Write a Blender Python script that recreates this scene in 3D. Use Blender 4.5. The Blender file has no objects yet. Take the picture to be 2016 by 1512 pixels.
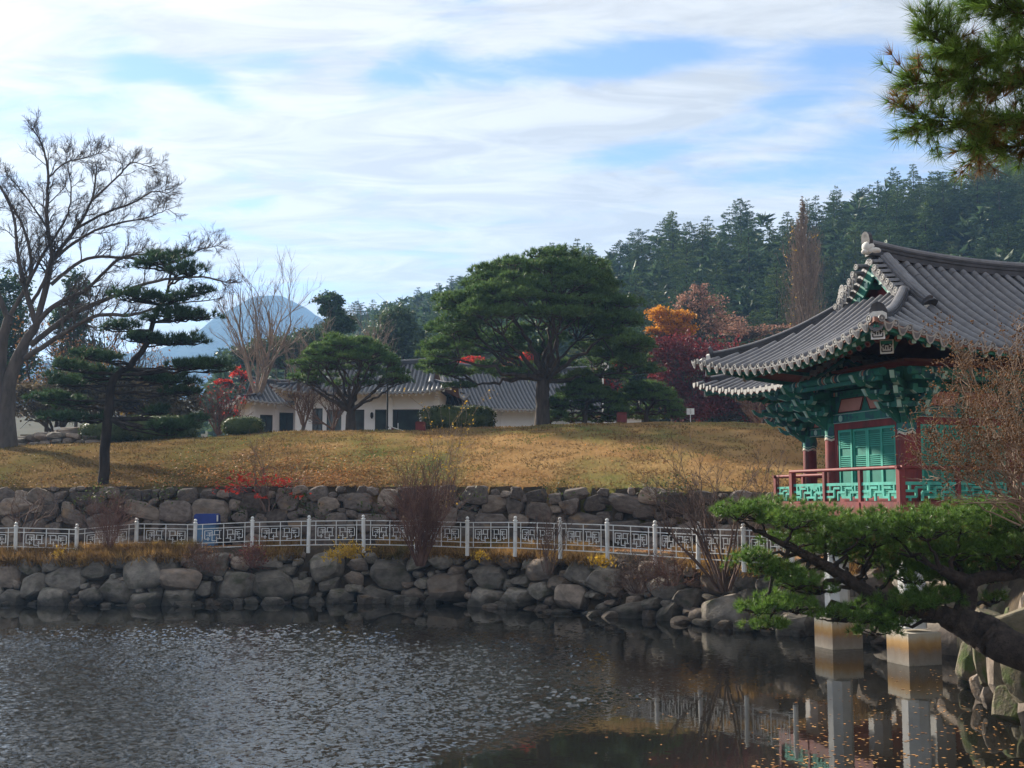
import bpy, math, random
import numpy as np
from mathutils import Matrix, Vector

# ------------------------------------------------------------------ camera, world, sun
S = bpy.context.scene
C = S.collection
EYE = np.array([0.0, 0.0, 3.65])
F = 2300.0                                   # focal length in pixels of the 2016 px wide photograph
PITCH = math.atan(229.0 / F)
cam_d = bpy.data.cameras.new("camera")
cam_d.sensor_width = 36.0
cam_d.lens = 36.0 * F / 2016.0
cam_d.clip_start = 0.2
cam_d.clip_end = 20000.0
cam = bpy.data.objects.new("camera", cam_d)
C.objects.link(cam)
cam.location = EYE
cam.rotation_euler = (math.pi / 2 + PITCH, 0, 0)
S.camera = cam

SUN_AZ = math.radians(-41.0)                 # from the view direction, to the left
SUN_EL = math.radians(26.0)
W = bpy.data.worlds.new("World")
S.world = W
W.use_nodes = True


def build_world():
    nt = W.node_tree
    nt.nodes.clear()
    N = nt.nodes.new
    L = nt.links.new
    out = N('ShaderNodeOutputWorld')
    bg = N('ShaderNodeBackground')
    bg.inputs['Strength'].default_value = 0.075
    sky = N('ShaderNodeTexSky')
    sky.sky_type = 'NISHITA'
    sky.sun_disc = False
    sky.sun_elevation = SUN_EL
    sky.sun_rotation = SUN_AZ
    sky.altitude = 100
    sky.air_density = 1.0
    sky.dust_density = 0.2
    sky.ozone_density = 1.5
    tc = N('ShaderNodeTexCoord')
    sep = N('ShaderNodeSeparateXYZ')
    L(tc.outputs['Generated'], sep.inputs[0])

    def M(op, a, b=None, clamp=False):
        n = N('ShaderNodeMath')
        n.operation = op
        n.use_clamp = clamp
        for i, v in enumerate((a, b)):
            if v is None:
                continue
            if isinstance(v, (int, float)):
                n.inputs[i].default_value = v
            else:
                L(v, n.inputs[i])
        return n.outputs[0]
    x, y, z = sep.outputs
    zc = M('ADD', M('MAXIMUM', z, 0.0), 0.16)
    px = M('DIVIDE', x, zc)
    py = M('DIVIDE', y, zc)
    comb = N('ShaderNodeCombineXYZ')
    L(px, comb.inputs[0])
    L(py, comb.inputs[1])

    def noise(scale, detail, rough, dist, rot, stretch, off):
        mp = N('ShaderNodeMapping')
        mp.inputs['Rotation'].default_value = (0, 0, rot)
        mp.inputs['Scale'].default_value = stretch
        mp.inputs['Location'].default_value = off
        L(comb.outputs[0], mp.inputs[0])
        n = N('ShaderNodeTexNoise')
        n.inputs['Scale'].default_value = scale
        n.inputs['Detail'].default_value = detail
        n.inputs['Roughness'].default_value = rough
        n.inputs['Distortion'].default_value = dist
        L(mp.outputs[0], n.inputs[0])
        return n.outputs[0]
    big = noise(0.8, 5, 0.5, 0.6, 0.5, (1.0, 1.35, 1), (3.1, 1.7, 0))
    med = noise(2.3, 9, 0.58, 1.2, 0.75, (0.7, 1.7, 1), (0.4, 5.2, 0))
    fine = noise(9.0, 9, 0.64, 0.8, 0.7, (0.8, 1.5, 1), (7.0, 2.0, 0))
    shade = noise(4.6, 9, 0.6, 1.0, 0.5, (0.7, 1.7, 1), (9.0, 4.4, 0))
    # thinner places in the cloud sheet, as directions (azimuth as x/y, elevation as z/y)
    u = M('DIVIDE', x, M('MAXIMUM', y, 0.05))
    v = M('DIVIDE', z, M('MAXIMUM', y, 0.05))

    def hole(px_, py_, wu, wv, slope=0.0):
        cu = (px_ - 1008) / F
        cv = (985 - py_) / F
        du = M('SUBTRACT', u, cu)
        dv = M('SUBTRACT', M('SUBTRACT', v, cv), M('MULTIPLY', du, slope))
        q = M('ADD', M('POWER', M('ABSOLUTE', M('DIVIDE', du, wu)), 2.0), M('POWER', M('ABSOLUTE', M('DIVIDE', dv, wv)), 2.0))
        return M('POWER', 2.718, M('MULTIPLY', q, -1.0))
    holes = None
    for args, amp in HOLES:
        h = M('MULTIPLY', hole(*args), amp)
        holes = h if holes is None else M('ADD', holes, h)
    f = M('ADD', M('MULTIPLY', big, 0.34), M('ADD', M('MULTIPLY', med, 0.62), M('MULTIPLY', fine, 0.27)))
    f = M('SUBTRACT', f, holes)
    mr = N('ShaderNodeMapRange')
    mr.interpolation_type = 'SMOOTHSTEP'
    mr.inputs['From Min'].default_value = CLOUD[0]
    mr.inputs['From Max'].default_value = CLOUD[1]
    L(f, mr.inputs['Value'])
    cover = M('MAXIMUM', mr.outputs[0], M('SUBTRACT', 1.0, M('MULTIPLY', M('MAXIMUM', z, 0.0), 9.0), True))
    # cloud brightness: sunward side brighter and warmer, thin grey undersides
    sd = (math.sin(SUN_AZ) * math.cos(SUN_EL), math.cos(SUN_AZ) * math.cos(SUN_EL), math.sin(SUN_EL))
    dot = M('ADD', M('MULTIPLY', x, sd[0]), M('ADD', M('MULTIPLY', y, sd[1]), M('MULTIPLY', z, sd[2])))
    glow = M('POWER', M('MAXIMUM', dot, 0.0), 5.0)
    sh = N('ShaderNodeMapRange')
    sh.inputs['From Min'].default_value = 0.38
    sh.inputs['From Max'].default_value = 0.62
    sh.inputs['To Min'].default_value = 0.76
    sh.inputs['To Max'].default_value = 1.0
    L(shade, sh.inputs['Value'])
    br = M('MULTIPLY', M('ADD', CLOUD[2], M('MULTIPLY', glow, CLOUD[3])), sh.outputs[0])
    ccol = N('ShaderNodeMix')
    ccol.data_type = 'RGBA'
    ccol.inputs[6].default_value = (0.97, 0.975, 0.98, 1)
    ccol.inputs[7].default_value = (1.0, 0.97, 0.92, 1)
    L(glow, ccol.inputs[0])
    cm = N('ShaderNodeVectorMath')
    cm.operation = 'SCALE'
    L(ccol.outputs[2], cm.inputs[0])
    L(br, cm.inputs['Scale'])
    skyv = N('ShaderNodeVectorMath')
    skyv.operation = 'SCALE'
    L(sky.outputs[0], skyv.inputs[0])
    skyv.inputs['Scale'].default_value = CLOUD[4]
    mix = N('ShaderNodeMix')
    mix.data_type = 'RGBA'
    L(cover, mix.inputs[0])
    tint = N('ShaderNodeVectorMath')
    tint.operation = 'MULTIPLY'
    tint.inputs[1].default_value = (0.82, 0.88, 1.03)
    L(skyv.outputs[0], tint.inputs[0])
    L(tint.outputs[0], mix.inputs[6])
    L(cm.outputs[0], mix.inputs[7])
    L(mix.outputs[2], bg.inputs['Color'])
    L(bg.outputs[0], out.inputs['Surface'])


# openings in the cloud sheet: (photo px x, px y, half width, half height, slope), depth
HOLES = [((385, 150, .050, .016, -.45), .22), ((235, 115, .030, .018, -.2), .15), ((520, 100, .06, .014, .0), .16), ((140, 60, .05, .02, .1), .08),
         ((1060, 108, .12, .022, .12), .24), ((1300, 90, .09, .022, .1), .18), ((1660, 115, .075, .030, .2), .24), ((1560, 200, .06, .012, .3), .10),
         ((1240, 290, .08, .014, .1), .20), ((1560, 330, .08, .014, .05), .20), ((480, 395, .03, .008, .05), .16), ((900, 330, .05, .012, .2), .10),
         ((470, 565, .06, .022, .0), .14), ((820, 90, .06, .022, .5), .14), ((700, 250, .05, .010, .2), .08), ((560, 300, .06, .012, .2), .08), ((1750, 250, .06, .02, .2), .14)]
CLOUD = (0.36, 0.62, 4.6, 2.3, .95)
build_world()

sun_d = bpy.data.lights.new("sun", 'SUN')
sun_d.energy = 5.0
sun_d.angle = math.radians(2.5)
sun_d.color = (1.0, 0.90, 0.76)
sun = bpy.data.objects.new("sun", sun_d)
C.objects.link(sun)
_sv = Vector((math.sin(SUN_AZ) * math.cos(SUN_EL), math.cos(SUN_AZ) * math.cos(SUN_EL), math.sin(SUN_EL)))
sun.rotation_euler = _sv.to_track_quat('Z', 'Y').to_euler()
S.view_settings.view_transform = 'Standard'
S.view_settings.look = 'None'
S.view_settings.exposure = 1.3
S.view_settings.gamma = 1.0
S.view_settings.use_curve_mapping = False
S.render.engine = 'CYCLES'
S.cycles.max_bounces = 6
S.cycles.diffuse_bounces = 3
S.cycles.glossy_bounces = 3
S.cycles.transmission_bounces = 3
S.cycles.volume_bounces = 1
S.cycles.transparent_max_bounces = 6
S.cycles.use_denoising = True
S.cycles.volume_step_rate = 8
S.cycles.sample_clamp_direct = 6.0
S.cycles.sample_clamp_indirect = 4.0

RG = np.random.default_rng(11)
random.seed(5)


# ------------------------------------------------------------------ helpers
def P(px, py, Y):
    """world point seen at photo pixel (px, py) at depth Y"""
    xc, yc = (px - 1008.0) / F, (756.0 - py) / F
    d = np.array([xc, math.cos(PITCH) - yc * math.sin(PITCH), math.sin(PITCH) + yc * math.cos(PITCH)])
    return EYE + d * (Y / d[1])


def onz(px, py, z):
    xc, yc = (px - 1008.0) / F, (756.0 - py) / F
    d = np.array([xc, math.cos(PITCH) - yc * math.sin(PITCH), math.sin(PITCH) + yc * math.cos(PITCH)])
    return EYE + d * ((z - EYE[2]) / d[2])


class Geo:
    def __init__(self):
        self.v, self.n, self.f = [], 0, []          # f: list of (array m x k, material index, smooth)

    def add(self, v, f, mi=0, smooth=False):
        v = np.asarray(v, float).reshape(-1, 3)
        f = np.asarray(f, int)
        self.v.append(v)
        self.f.append((f + self.n, mi, smooth))
        self.n += len(v)

    def box(self, c, s, mi=0, R=None):
        h = np.asarray(s, float) / 2
        v = np.array([[x, y, z] for x in (-1, 1) for y in (-1, 1) for z in (-1, 1)]) * h
        if R is not None:
            v = v @ np.asarray(R).T
        self.add(v + np.asarray(c, float), [[0, 1, 3, 2], [4, 6, 7, 5], [0, 4, 5, 1], [2, 3, 7, 6], [0, 2, 6, 4], [1, 5, 7, 3]], mi)

    def bar(self, a, b, w, h, mi=0, up=(0, 0, 1)):
        """rectangular bar from a to b, width w across, height h along up"""
        a, b = np.asarray(a, float), np.asarray(b, float)
        t = b - a
        ln = np.linalg.norm(t)
        t /= ln
        u = np.asarray(up, float)
        s = np.cross(t, u)
        if np.linalg.norm(s) < 1e-6:
            s = np.cross(t, (1, 0, 0))
        s /= np.linalg.norm(s)
        u = np.cross(s, t)
        self.box((a + b) / 2, (ln, w, h), mi, np.stack([t, s, u], 1))

    def tube(self, pts, rad, n=8, mi=0, caps=True, smooth=True):
        pts = np.asarray(pts, float)
        m = len(pts)
        rad = np.broadcast_to(np.asarray(rad, float), (m,))
        t = np.gradient(pts, axis=0)
        t /= np.linalg.norm(t, axis=1)[:, None] + 1e-12
        ref = np.array([0, 0, 1.0]) if abs(t[:, 2]).mean() < 0.8 else np.array([1.0, 0, 0])
        s = np.cross(t, ref)
        s /= np.linalg.norm(s, axis=1)[:, None] + 1e-12
        u = np.cross(s, t)
        a = np.linspace(0, 2 * np.pi, n, endpoint=False)
        v = pts[:, None] + rad[:, None, None] * (np.cos(a)[None, :, None] * s[:, None] + np.sin(a)[None, :, None] * u[:, None])
        i = np.arange(m - 1)[:, None] * n
        j = np.arange(n)[None]
        k = (j + 1) % n
        f = np.stack([i + j, i + k, i + n + k, i + n + j], -1).reshape(-1, 4)
        self.add(v.reshape(-1, 3), f[:, ::-1], mi, smooth)
        if caps:
            self.add(v[0], [list(range(n))], mi)
            self.add(v[-1], [list(range(n))[::-1]], mi)

    def prism(self, poly, o, ex, ey, ez, mi=0):
        """polygon (2D) in plane ex, ey at origin o, extruded from -ez/2 to +ez/2"""
        o, ex, ey, ez = (np.asarray(q, float) for q in (o, ex, ey, ez))
        p = np.array([o + a * ex + b * ey for a, b in poly])
        n = len(p)
        v = np.concatenate([p - ez / 2, p + ez / 2])
        self.add(v, [[i, (i + 1) % n, n + (i + 1) % n, n + i] for i in range(n)], mi)
        self.add(p - ez / 2, [list(range(n))[::-1]], mi)
        self.add(p + ez / 2, [list(range(n))], mi)

    def sweep(self, path, prof, mi=0, smooth=False, caps=True, side=None):
        """closed profile (side, up) swept along a path, up = world z"""
        path = np.asarray(path, float)
        prof = np.asarray(prof, float)
        m, n = len(path), len(prof)
        t = np.gradient(path, axis=0)
        sd = np.cross(t, (0, 0, 1.0)) if side is None else np.tile(np.asarray(side, float), (m, 1))
        sd /= np.linalg.norm(sd, axis=1)[:, None]
        up = np.cross(sd, t)
        up /= np.linalg.norm(up, axis=1)[:, None]
        v = path[:, None] + prof[None, :, :1] * sd[:, None] + prof[None, :, 1:] * up[:, None]
        i = np.arange(m - 1)[:, None] * n
        j = np.arange(n)[None]
        k = (j + 1) % n
        f = np.stack([i + j, i + k, i + n + k, i + n + j], -1).reshape(-1, 4)
        self.add(v.reshape(-1, 3), f, mi, smooth)
        if caps:
            self.add(v[0], [list(range(n))[::-1]], mi)
            self.add(v[-1], [list(range(n))], mi)

    def grid(self, v, mi=0, smooth=True, flip=False):
        a, b = v.shape[:2]
        i = np.arange(a - 1)[:, None] * b + np.arange(b - 1)[None]
        f = np.stack([i, i + 1, i + b + 1, i + b], -1).reshape(-1, 4)
        self.add(v.reshape(-1, 3), f[:, ::-1] if flip else f, mi, smooth)

    def mesh(self, name, mats):
        me = bpy.data.meshes.new(name)
        v = np.concatenate(self.v)
        me.vertices.add(len(v))
        me.vertices.foreach_set('co', v.astype(np.float32).ravel())
        li = np.concatenate([f.ravel() for f, _, _ in self.f])
        cnt = np.concatenate([np.full(len(f), f.shape[1]) for f, _, _ in self.f])
        st = np.concatenate([[0], np.cumsum(cnt)[:-1]])
        me.loops.add(len(li))
        me.loops.foreach_set('vertex_index', li.astype(np.int32))
        me.polygons.add(len(cnt))
        me.polygons.foreach_set('loop_start', st.astype(np.int32))
        me.polygons.foreach_set('material_index', np.concatenate([np.full(len(f), m) for f, m, _ in self.f]).astype(np.int32))
        me.polygons.foreach_set('use_smooth', np.concatenate([np.full(len(f), s) for f, _, s in self.f]))
        for m in mats if isinstance(mats, (list, tuple)) else [mats]:
            me.materials.append(m)
        me.update(calc_edges=True)
        me.validate()
        return me

    def build(self, name, mats, parent=None, world=False):
        """link as ONE mesh object; world=True: the coordinates are world ones and the parent has no rotation"""
        if world and parent is not None:
            off = np.array(parent.get('_o', (0, 0, 0)), float)
            self.v = [q - off for q in self.v]
        o = bpy.data.objects.new(name, self.mesh(name, mats))
        C.objects.link(o)
        if parent is not None:
            o.parent = parent
            if world:
                o['_o'] = parent.get('_o', (0, 0, 0))
        return o


def tag(o, label=None, cat=None, group=None, kind=None):
    if label:
        o['label'] = label
    if cat:
        o['category'] = cat
    if group:
        o['group'] = group
    if kind:
        o['kind'] = kind
    return o


def thing(name, label, cat, loc, group=None, rz=0.0):
    o = bpy.data.objects.new(name, None)
    o.empty_display_size = 0.3
    C.objects.link(o)
    loc = [float(q) for q in loc]
    o.location = loc
    o.rotation_euler = (0, 0, rz)
    o['_o'] = loc
    return tag(o, label, cat, group)


def inst(name, me, parent, mat4):
    o = bpy.data.objects.new(name, me)
    C.objects.link(o)
    if parent is not None:
        o.parent = parent
    o.matrix_local = mat4 if isinstance(mat4, Matrix) else Matrix([list(map(float, r)) for r in mat4])
    return o


def frame(o, ex, ey, ez):
    m = np.eye(4)
    m[:3, 0], m[:3, 1], m[:3, 2], m[:3, 3] = ex, ey, ez, o
    return m


def unit(v):
    v = np.asarray(v, float)
    return v / (np.linalg.norm(v, axis=-1, keepdims=True) + 1e-12)


# ------------------------------------------------------------------ materials
def srgb(r, g, b):
    f = lambda c: (c / 255 / 12.92) if c / 255 <= 0.04045 else ((c / 255 + 0.055) / 1.055) ** 2.4
    return (f(r), f(g), f(b))


def mat(name, a, b=None, scale=3.0, detail=5, rough=0.8, spec=0.3, bump=0.0, bscale=None, island=0.0, obj=0.0, trans=0.0,
        stretch=(1, 1, 1), lo=0.35, hi=0.65, tcol=None, coords='Object', c=None, cscale=0.6, metal=0.0, cpos=(0.5, 0.65)):
    m = bpy.data.materials.new(name)
    m.use_nodes = True
    nt = m.node_tree
    N, L = nt.nodes.new, nt.links.new
    bs = nt.nodes['Principled BSDF']
    out = nt.nodes['Material Output']
    bs.inputs['Roughness'].default_value = rough
    bs.inputs['Specular IOR Level'].default_value = spec
    bs.inputs['Metallic'].default_value = metal
    tc = N('ShaderNodeTexCoord')
    geo = N('ShaderNodeNewGeometry')
    mp = N('ShaderNodeMapping')
    mp.inputs['Scale'].default_value = stretch
    if coords == 'World':
        L(geo.outputs['Position'], mp.inputs[0])
    else:
        L(tc.outputs['Object'], mp.inputs[0])
    oi = N('ShaderNodeObjectInfo')

    def noise(sc, dt=detail, w=0.0):
        n = N('ShaderNodeTexNoise')
        n.noise_dimensions = '4D'
        n.inputs['Scale'].default_value = sc
        n.inputs['Detail'].default_value = dt
        n.inputs['Roughness'].default_value = 0.6
        L(mp.outputs[0], n.inputs['Vector'])
        if obj or w:
            ad = N('ShaderNodeMath')
            ad.operation = 'MULTIPLY_ADD'
            ad.inputs[1].default_value = 40.0 if obj else 0.0
            ad.inputs[2].default_value = w
            L(oi.outputs['Random'], ad.inputs[0])
            L(ad.outputs[0], n.inputs['W'])
        return n.outputs[0]

    def ramp(src, l, h):
        r = N('ShaderNodeMapRange')
        r.inputs['From Min'].default_value = l
        r.inputs['From Max'].default_value = h
        L(src, r.inputs['Value'])
        return r.outputs[0]

    def mix(fac, ca, cb):
        x = N('ShaderNodeMix')
        x.data_type = 'RGBA'
        for s, v in ((0, fac), (6, ca), (7, cb)):
            if isinstance(v, (int, float)):
                x.inputs[s].default_value = v
            elif isinstance(v, tuple):
                x.inputs[s].default_value = (*v[:3], 1)
            else:
                L(v, x.inputs[s])
        return x.outputs[2]
    col = None
    if b is not None:
        col = mix(ramp(noise(scale), lo, hi), tuple(a), tuple(b))
    if c is not None:
        col = mix(ramp(noise(cscale, 4, 3.3), *cpos), col if col is not None else tuple(a), tuple(c))

    def vary(src, amt, col):
        r = N('ShaderNodeMapRange')
        r.inputs['To Min'].default_value = 1 - amt
        r.inputs['To Max'].default_value = 1 + amt
        L(src, r.inputs['Value'])
        vm = N('ShaderNodeVectorMath')
        vm.operation = 'SCALE'
        if col is None:
            vm.inputs[0].default_value = tuple(a[:3])
        else:
            L(col, vm.inputs[0])
        L(r.outputs[0], vm.inputs['Scale'])
        return vm.outputs[0]
    if island:
        col = vary(geo.outputs['Random Per Island'], island, col)
    if obj:
        col = vary(oi.outputs['Random'], obj, col)
    if col is None:
        bs.inputs['Base Color'].default_value = (*a[:3], 1)
    else:
        L(col, bs.inputs['Base Color'])
    if bump:
        bn = N('ShaderNodeBump')
        bn.inputs['Strength'].default_value = 1.0
        bn.inputs['Distance'].default_value = bump
        L(noise(bscale or scale * 3, 6, 1.7), bn.inputs['Height'])
        L(bn.outputs[0], bs.inputs['Normal'])
    if trans:
        tr = N('ShaderNodeBsdfTranslucent')
        if tcol is not None:
            tr.inputs['Color'].default_value = (*tcol, 1)
        elif col is not None:
            L(col, tr.inputs['Color'])
        else:
            tr.inputs['Color'].default_value = (*a[:3], 1)
        ms = N('ShaderNodeMixShader')
        ms.inputs[0].default_value = trans
        L(bs.outputs[0], ms.inputs[1])
        L(tr.outputs[0], ms.inputs[2])
        L(ms.outputs[0], out.inputs['Surface'])
    return m


MT = {}
MT['tile'] = mat('tile', (.105, .105, .118), (.165, .162, .172), scale=5, rough=.5, spec=.45, bump=.004, bscale=30, obj=.05)
MT['tile_end'] = mat('tile_end', (.27, .265, .255), (.37, .36, .345), scale=9, rough=.6, obj=.12)
MT['tile_dark'] = mat('tile_dark', (.035, .036, .042), (.07, .07, .08), scale=3, rough=.6, bump=.004, bscale=25)
MT['mortar'] = mat('mortar', (.55, .54, .50), (.70, .69, .66), scale=6, rough=.9, bump=.004, bscale=30)
MT['green'] = mat('green', (.022, .155, .115), (.042, .23, .175), scale=2.5, rough=.65, obj=.12, bump=.002, bscale=60, c=(.03, .11, .13), cscale=5, cpos=(.52, .6))
MT['green_pale'] = mat('green_pale', (.30, .50, .43), (.42, .58, .52), scale=6, rough=.65)
MT['teal'] = mat('teal', (.055, .36, .28), (.09, .46, .37), scale=6, rough=.65, obj=.08, c=(.06, .28, .22), cscale=4)
MT['door'] = mat('door', (.012, .165, .125), (.02, .21, .16), scale=4, rough=.55)
MT['door_frame'] = mat('door_frame', (.045, .33, .25), (.06, .39, .30), scale=4, rough=.55)
MT['maroon'] = mat('maroon', (.17, .028, .030), (.24, .042, .040), scale=6, stretch=(1, 1, .3), rough=.65, obj=.08, c=(.12, .03, .03), cscale=3)
MT['salmon'] = mat('salmon', (.46, .21, .165), (.55, .26, .21), scale=3, rough=.7)
MT['blue'] = mat('blue', (.03, .075, .16), (.05, .17, .16), scale=7, rough=.65)
MT['soffit'] = mat('soffit', (.17, .085, .065), (.24, .12, .09), scale=4, rough=.8)
MT['cream'] = mat('cream', (.56, .50, .42), (.66, .60, .52), scale=4, rough=.75)
MT['black'] = mat('black', (.012, .012, .014), rough=.5)
MT['wood_end'] = mat('wood_end', (.26, .13, .11), (.34, .2, .17), scale=14, rough=.7)
MT['white'] = mat('white', (.62, .62, .60), (.74, .74, .72), scale=3, rough=.55)
MT['white_metal'] = mat('white_metal', (.60, .60, .58), (.74, .74, .72), scale=4, rough=.45, c=(.34, .25, .18), cscale=5, cpos=(.62, .74), obj=.05)
MT['plaster'] = mat('plaster', (.82, .82, .84), (.88, .88, .90), scale=1.2, rough=.85)
MT['glass_dark'] = mat('glass_dark', (.015, .022, .024), (.03, .05, .05), scale=1.5, rough=.12, spec=.5)
MT['wood_brown'] = mat('wood_brown', (.16, .09, .05), (.24, .14, .08), scale=4, rough=.8)
MT['red_paint'] = mat('red_paint', (.10, .016, .016), (.14, .024, .022), scale=4, rough=.6)
MT['bark'] = mat('bark', (.035, .027, .022), (.085, .066, .055), scale=4, stretch=(1, 1, .25), rough=.95, bump=.02, bscale=9)
MT['bark_dark'] = mat('bark_dark', (.018, .014, .012), (.05, .038, .032), scale=5, stretch=(1, 1, .3), rough=.95, bump=.02, bscale=12)
MT['bark_grey'] = mat('bark_grey', (.055, .046, .040), (.115, .096, .082), scale=3, stretch=(1, 1, .3), rough=.95, bump=.015, bscale=9)
MT['twig'] = mat('twig', (.10, .062, .05), (.17, .115, .09), scale=4, rough=.9, island=.3)
MT['twig_red'] = mat('twig_red', (.12, .062, .05), (.20, .11, .08), scale=3, rough=.9, island=.35)
MT['twig_pale'] = mat('twig_pale', (.19, .14, .105), (.30, .225, .17), scale=3, rough=.9, island=.3)


def plated(m, scale, dark=.35):
    """bark split into plates: raised islands with dark cracks between"""
    nt = m.node_tree
    bs = nt.nodes['Principled BSDF']
    src = bs.inputs['Base Color'].links[0].from_socket
    tc = nt.nodes.new('ShaderNodeTexCoord')
    nz = nt.nodes.new('ShaderNodeTexNoise')
    nz.inputs['Scale'].default_value = scale * .6
    nt.links.new(tc.outputs['Object'], nz.inputs['Vector'])
    va = nt.nodes.new('ShaderNodeVectorMath')
    va.operation = 'MULTIPLY_ADD'
    nt.links.new(nz.outputs['Color'], va.inputs[0])
    va.inputs[1].default_value = (.12,) * 3
    nt.links.new(tc.outputs['Object'], va.inputs[2])
    vo = nt.nodes.new('ShaderNodeTexVoronoi')
    vo.feature = 'DISTANCE_TO_EDGE'
    vo.inputs['Scale'].default_value = scale
    nt.links.new(va.outputs[0], vo.inputs['Vector'])
    mr = nt.nodes.new('ShaderNodeMapRange')
    mr.inputs['From Max'].default_value = .07
    mr.inputs['To Min'].default_value = dark
    nt.links.new(vo.outputs[0], mr.inputs['Value'])
    sc = nt.nodes.new('ShaderNodeVectorMath')
    sc.operation = 'SCALE'
    nt.links.new(src, sc.inputs[0])
    nt.links.new(mr.outputs[0], sc.inputs['Scale'])
    nt.links.new(sc.outputs[0], bs.inputs['Base Color'])
    bn = nt.nodes.new('ShaderNodeBump')
    bn.inputs['Distance'].default_value = .035
    nt.links.new(mr.outputs[0], bn.inputs['Height'])
    nt.links.new(bn.outputs[0], bs.inputs['Normal'])
    return m


MT['bark_plate'] = plated(mat('bark_plate', (.030, .023, .020), (.080, .060, .050), scale=7, rough=.95), 19.0, .5)


def leafmat(name, a, b, island=.4, trans=.35, scale=.7, rough=.6, c=None, cpos=(.55, .7), cscale=1.2):
    return mat(name, a, b, scale=scale, detail=3, rough=rough, spec=.25, island=island, trans=trans, c=c, cpos=cpos, cscale=cscale)


MT['pine_near'] = leafmat('pine_near', (.075, .150, .026), (.135, .230, .045), .45, .35, 1.3, .45, c=(.15, .155, .035), cpos=(.56, .70), cscale=2.5)
MT['pine_dark'] = leafmat('pine_dark', (.032, .068, .034), (.058, .105, .042), .4, .3, .6)
MT['pine_mid'] = leafmat('pine_mid', (.062, .122, .034), (.115, .185, .052), .4, .32, .5)
MT['pine_brown'] = leafmat('pine_brown', (.14, .075, .03), (.22, .13, .05), .4, .35, 2)
MT['cedar'] = mat('cedar', (.052, .102, .032), (.118, .165, .048), scale=.35, detail=3, rough=.7, spec=.2, island=.45, trans=.25, obj=.28)
MT['cedar_olive'] = mat('cedar_olive', (.060, .080, .028), (.120, .140, .050), scale=.35, detail=3, rough=.7, spec=.2, island=.45, trans=.25, obj=.25)
MT['cedar_blue'] = mat('cedar_blue', (.046, .092, .040), (.090, .140, .058), scale=.35, detail=3, rough=.7, spec=.2, island=.45, trans=.25, obj=.25)
MT['cedar_back'] = leafmat('cedar_back', (.042, .082, .036), (.080, .120, .048), .45, .25, .2)
MT['hedge'] = leafmat('hedge', (.040, .060, .018), (.080, .100, .030), .45, .3, 1.5, c=(.12, .10, .03), cpos=(.6, .75))
MT['leaf_orange'] = leafmat('leaf_orange', (.46, .17, .014), (.62, .29, .03), .3, .45)
MT['leaf_yellow'] = leafmat('leaf_yellow', (.44, .27, .025), (.60, .40, .06), .3, .45)
MT['leaf_red'] = leafmat('leaf_red', (.34, .022, .016), (.55, .055, .030), .35, .45)
MT['leaf_maroon'] = leafmat('leaf_maroon', (.11, .018, .022), (.19, .034, .034), .4, .35)
MT['leaf_pink'] = leafmat('leaf_pink', (.24, .125, .090), (.40, .23, .16), .35, .4)
MT['leaf_poplar'] = leafmat('leaf_poplar', (.13, .098, .068), (.20, .15, .10), .4, .35, 1)
MT['leaf_brown'] = leafmat('leaf_brown', (.15, .075, .034), (.27, .145, .06), .45, .35, 3)
MT['dry_grass'] = leafmat('dry_grass', (.20, .115, .045), (.34, .21, .07), .4, .35, .8, c=(.11, .12, .03), cpos=(.55, .68), cscale=.5)
MT['thicket'] = leafmat('thicket', (.075, .060, .032), (.14, .105, .055), .4, .35, .6)
MT['litter'] = leafmat('litter', (.30, .12, .035), (.44, .22, .07), .55, .3, 1.0)


# ------------------------------------------------------------------ terrain
BANK_PX = [(0, 1190), (150, 1193), (300, 1194), (450, 1190), (600, 1187), (750, 1187), (900, 1191), (1000, 1197), (1100, 1206), (1250, 1217), (1330, 1224),
           (1450, 1238), (1560, 1249), (1720, 1262), (1840, 1284), (1888, 1322), (1935, 1378), (1985, 1430), (2020, 1495)]
BANK = np.array([onz(x, y, 0.0)[:2] for x, y in BANK_PX])
POND = np.concatenate([[(-46, 43.0), (-30, 41.6)], BANK, [(6.6, 12.0), (5.2, 8.0), (3.0, 5.0), (-46, 5.0)]])
UPPER = np.array([(-60, 48.5), (-20, 46.2), (-9, 45.5), (-2, 44.6), (3, 43), (7, 41.6), (12, 41.2), (24, 42.5), (60, 48)])
CREST_PX = [(-600, 880), (0, 882), (200, 873), (430, 863), (540, 853), (700, 850), (830, 848), (1000, 843), (1100, 838), (1300, 832), (1560, 838), (1800, 842), (2500, 850)]
CR_X = np.array([(x - 1008) / F * 64 for x, _ in CREST_PX])
CR_Z = np.array([3.65 + (985 - y) * 64 / F for _, y in CREST_PX])
SKY_PX = [(-900, 700), (0, 705), (400, 690), (560, 668), (620, 640), (700, 612), (780, 585), (890, 552), (1000, 525), (1100, 490), (1240, 464), (1430, 410), (1560, 396), (1700, 352), (1900, 298), (2016, 272), (2900, 180)]
SKX, SKY = np.array(SKY_PX, float).T
YR_X = [-900, 560, 700, 890, 1100, 1240, 1430, 2900]
YR_Y = [330, 330, 330, 300, 240, 220, 210, 210]


def yupper(X):
    return np.interp(X, UPPER[:, 0], UPPER[:, 1])


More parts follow.
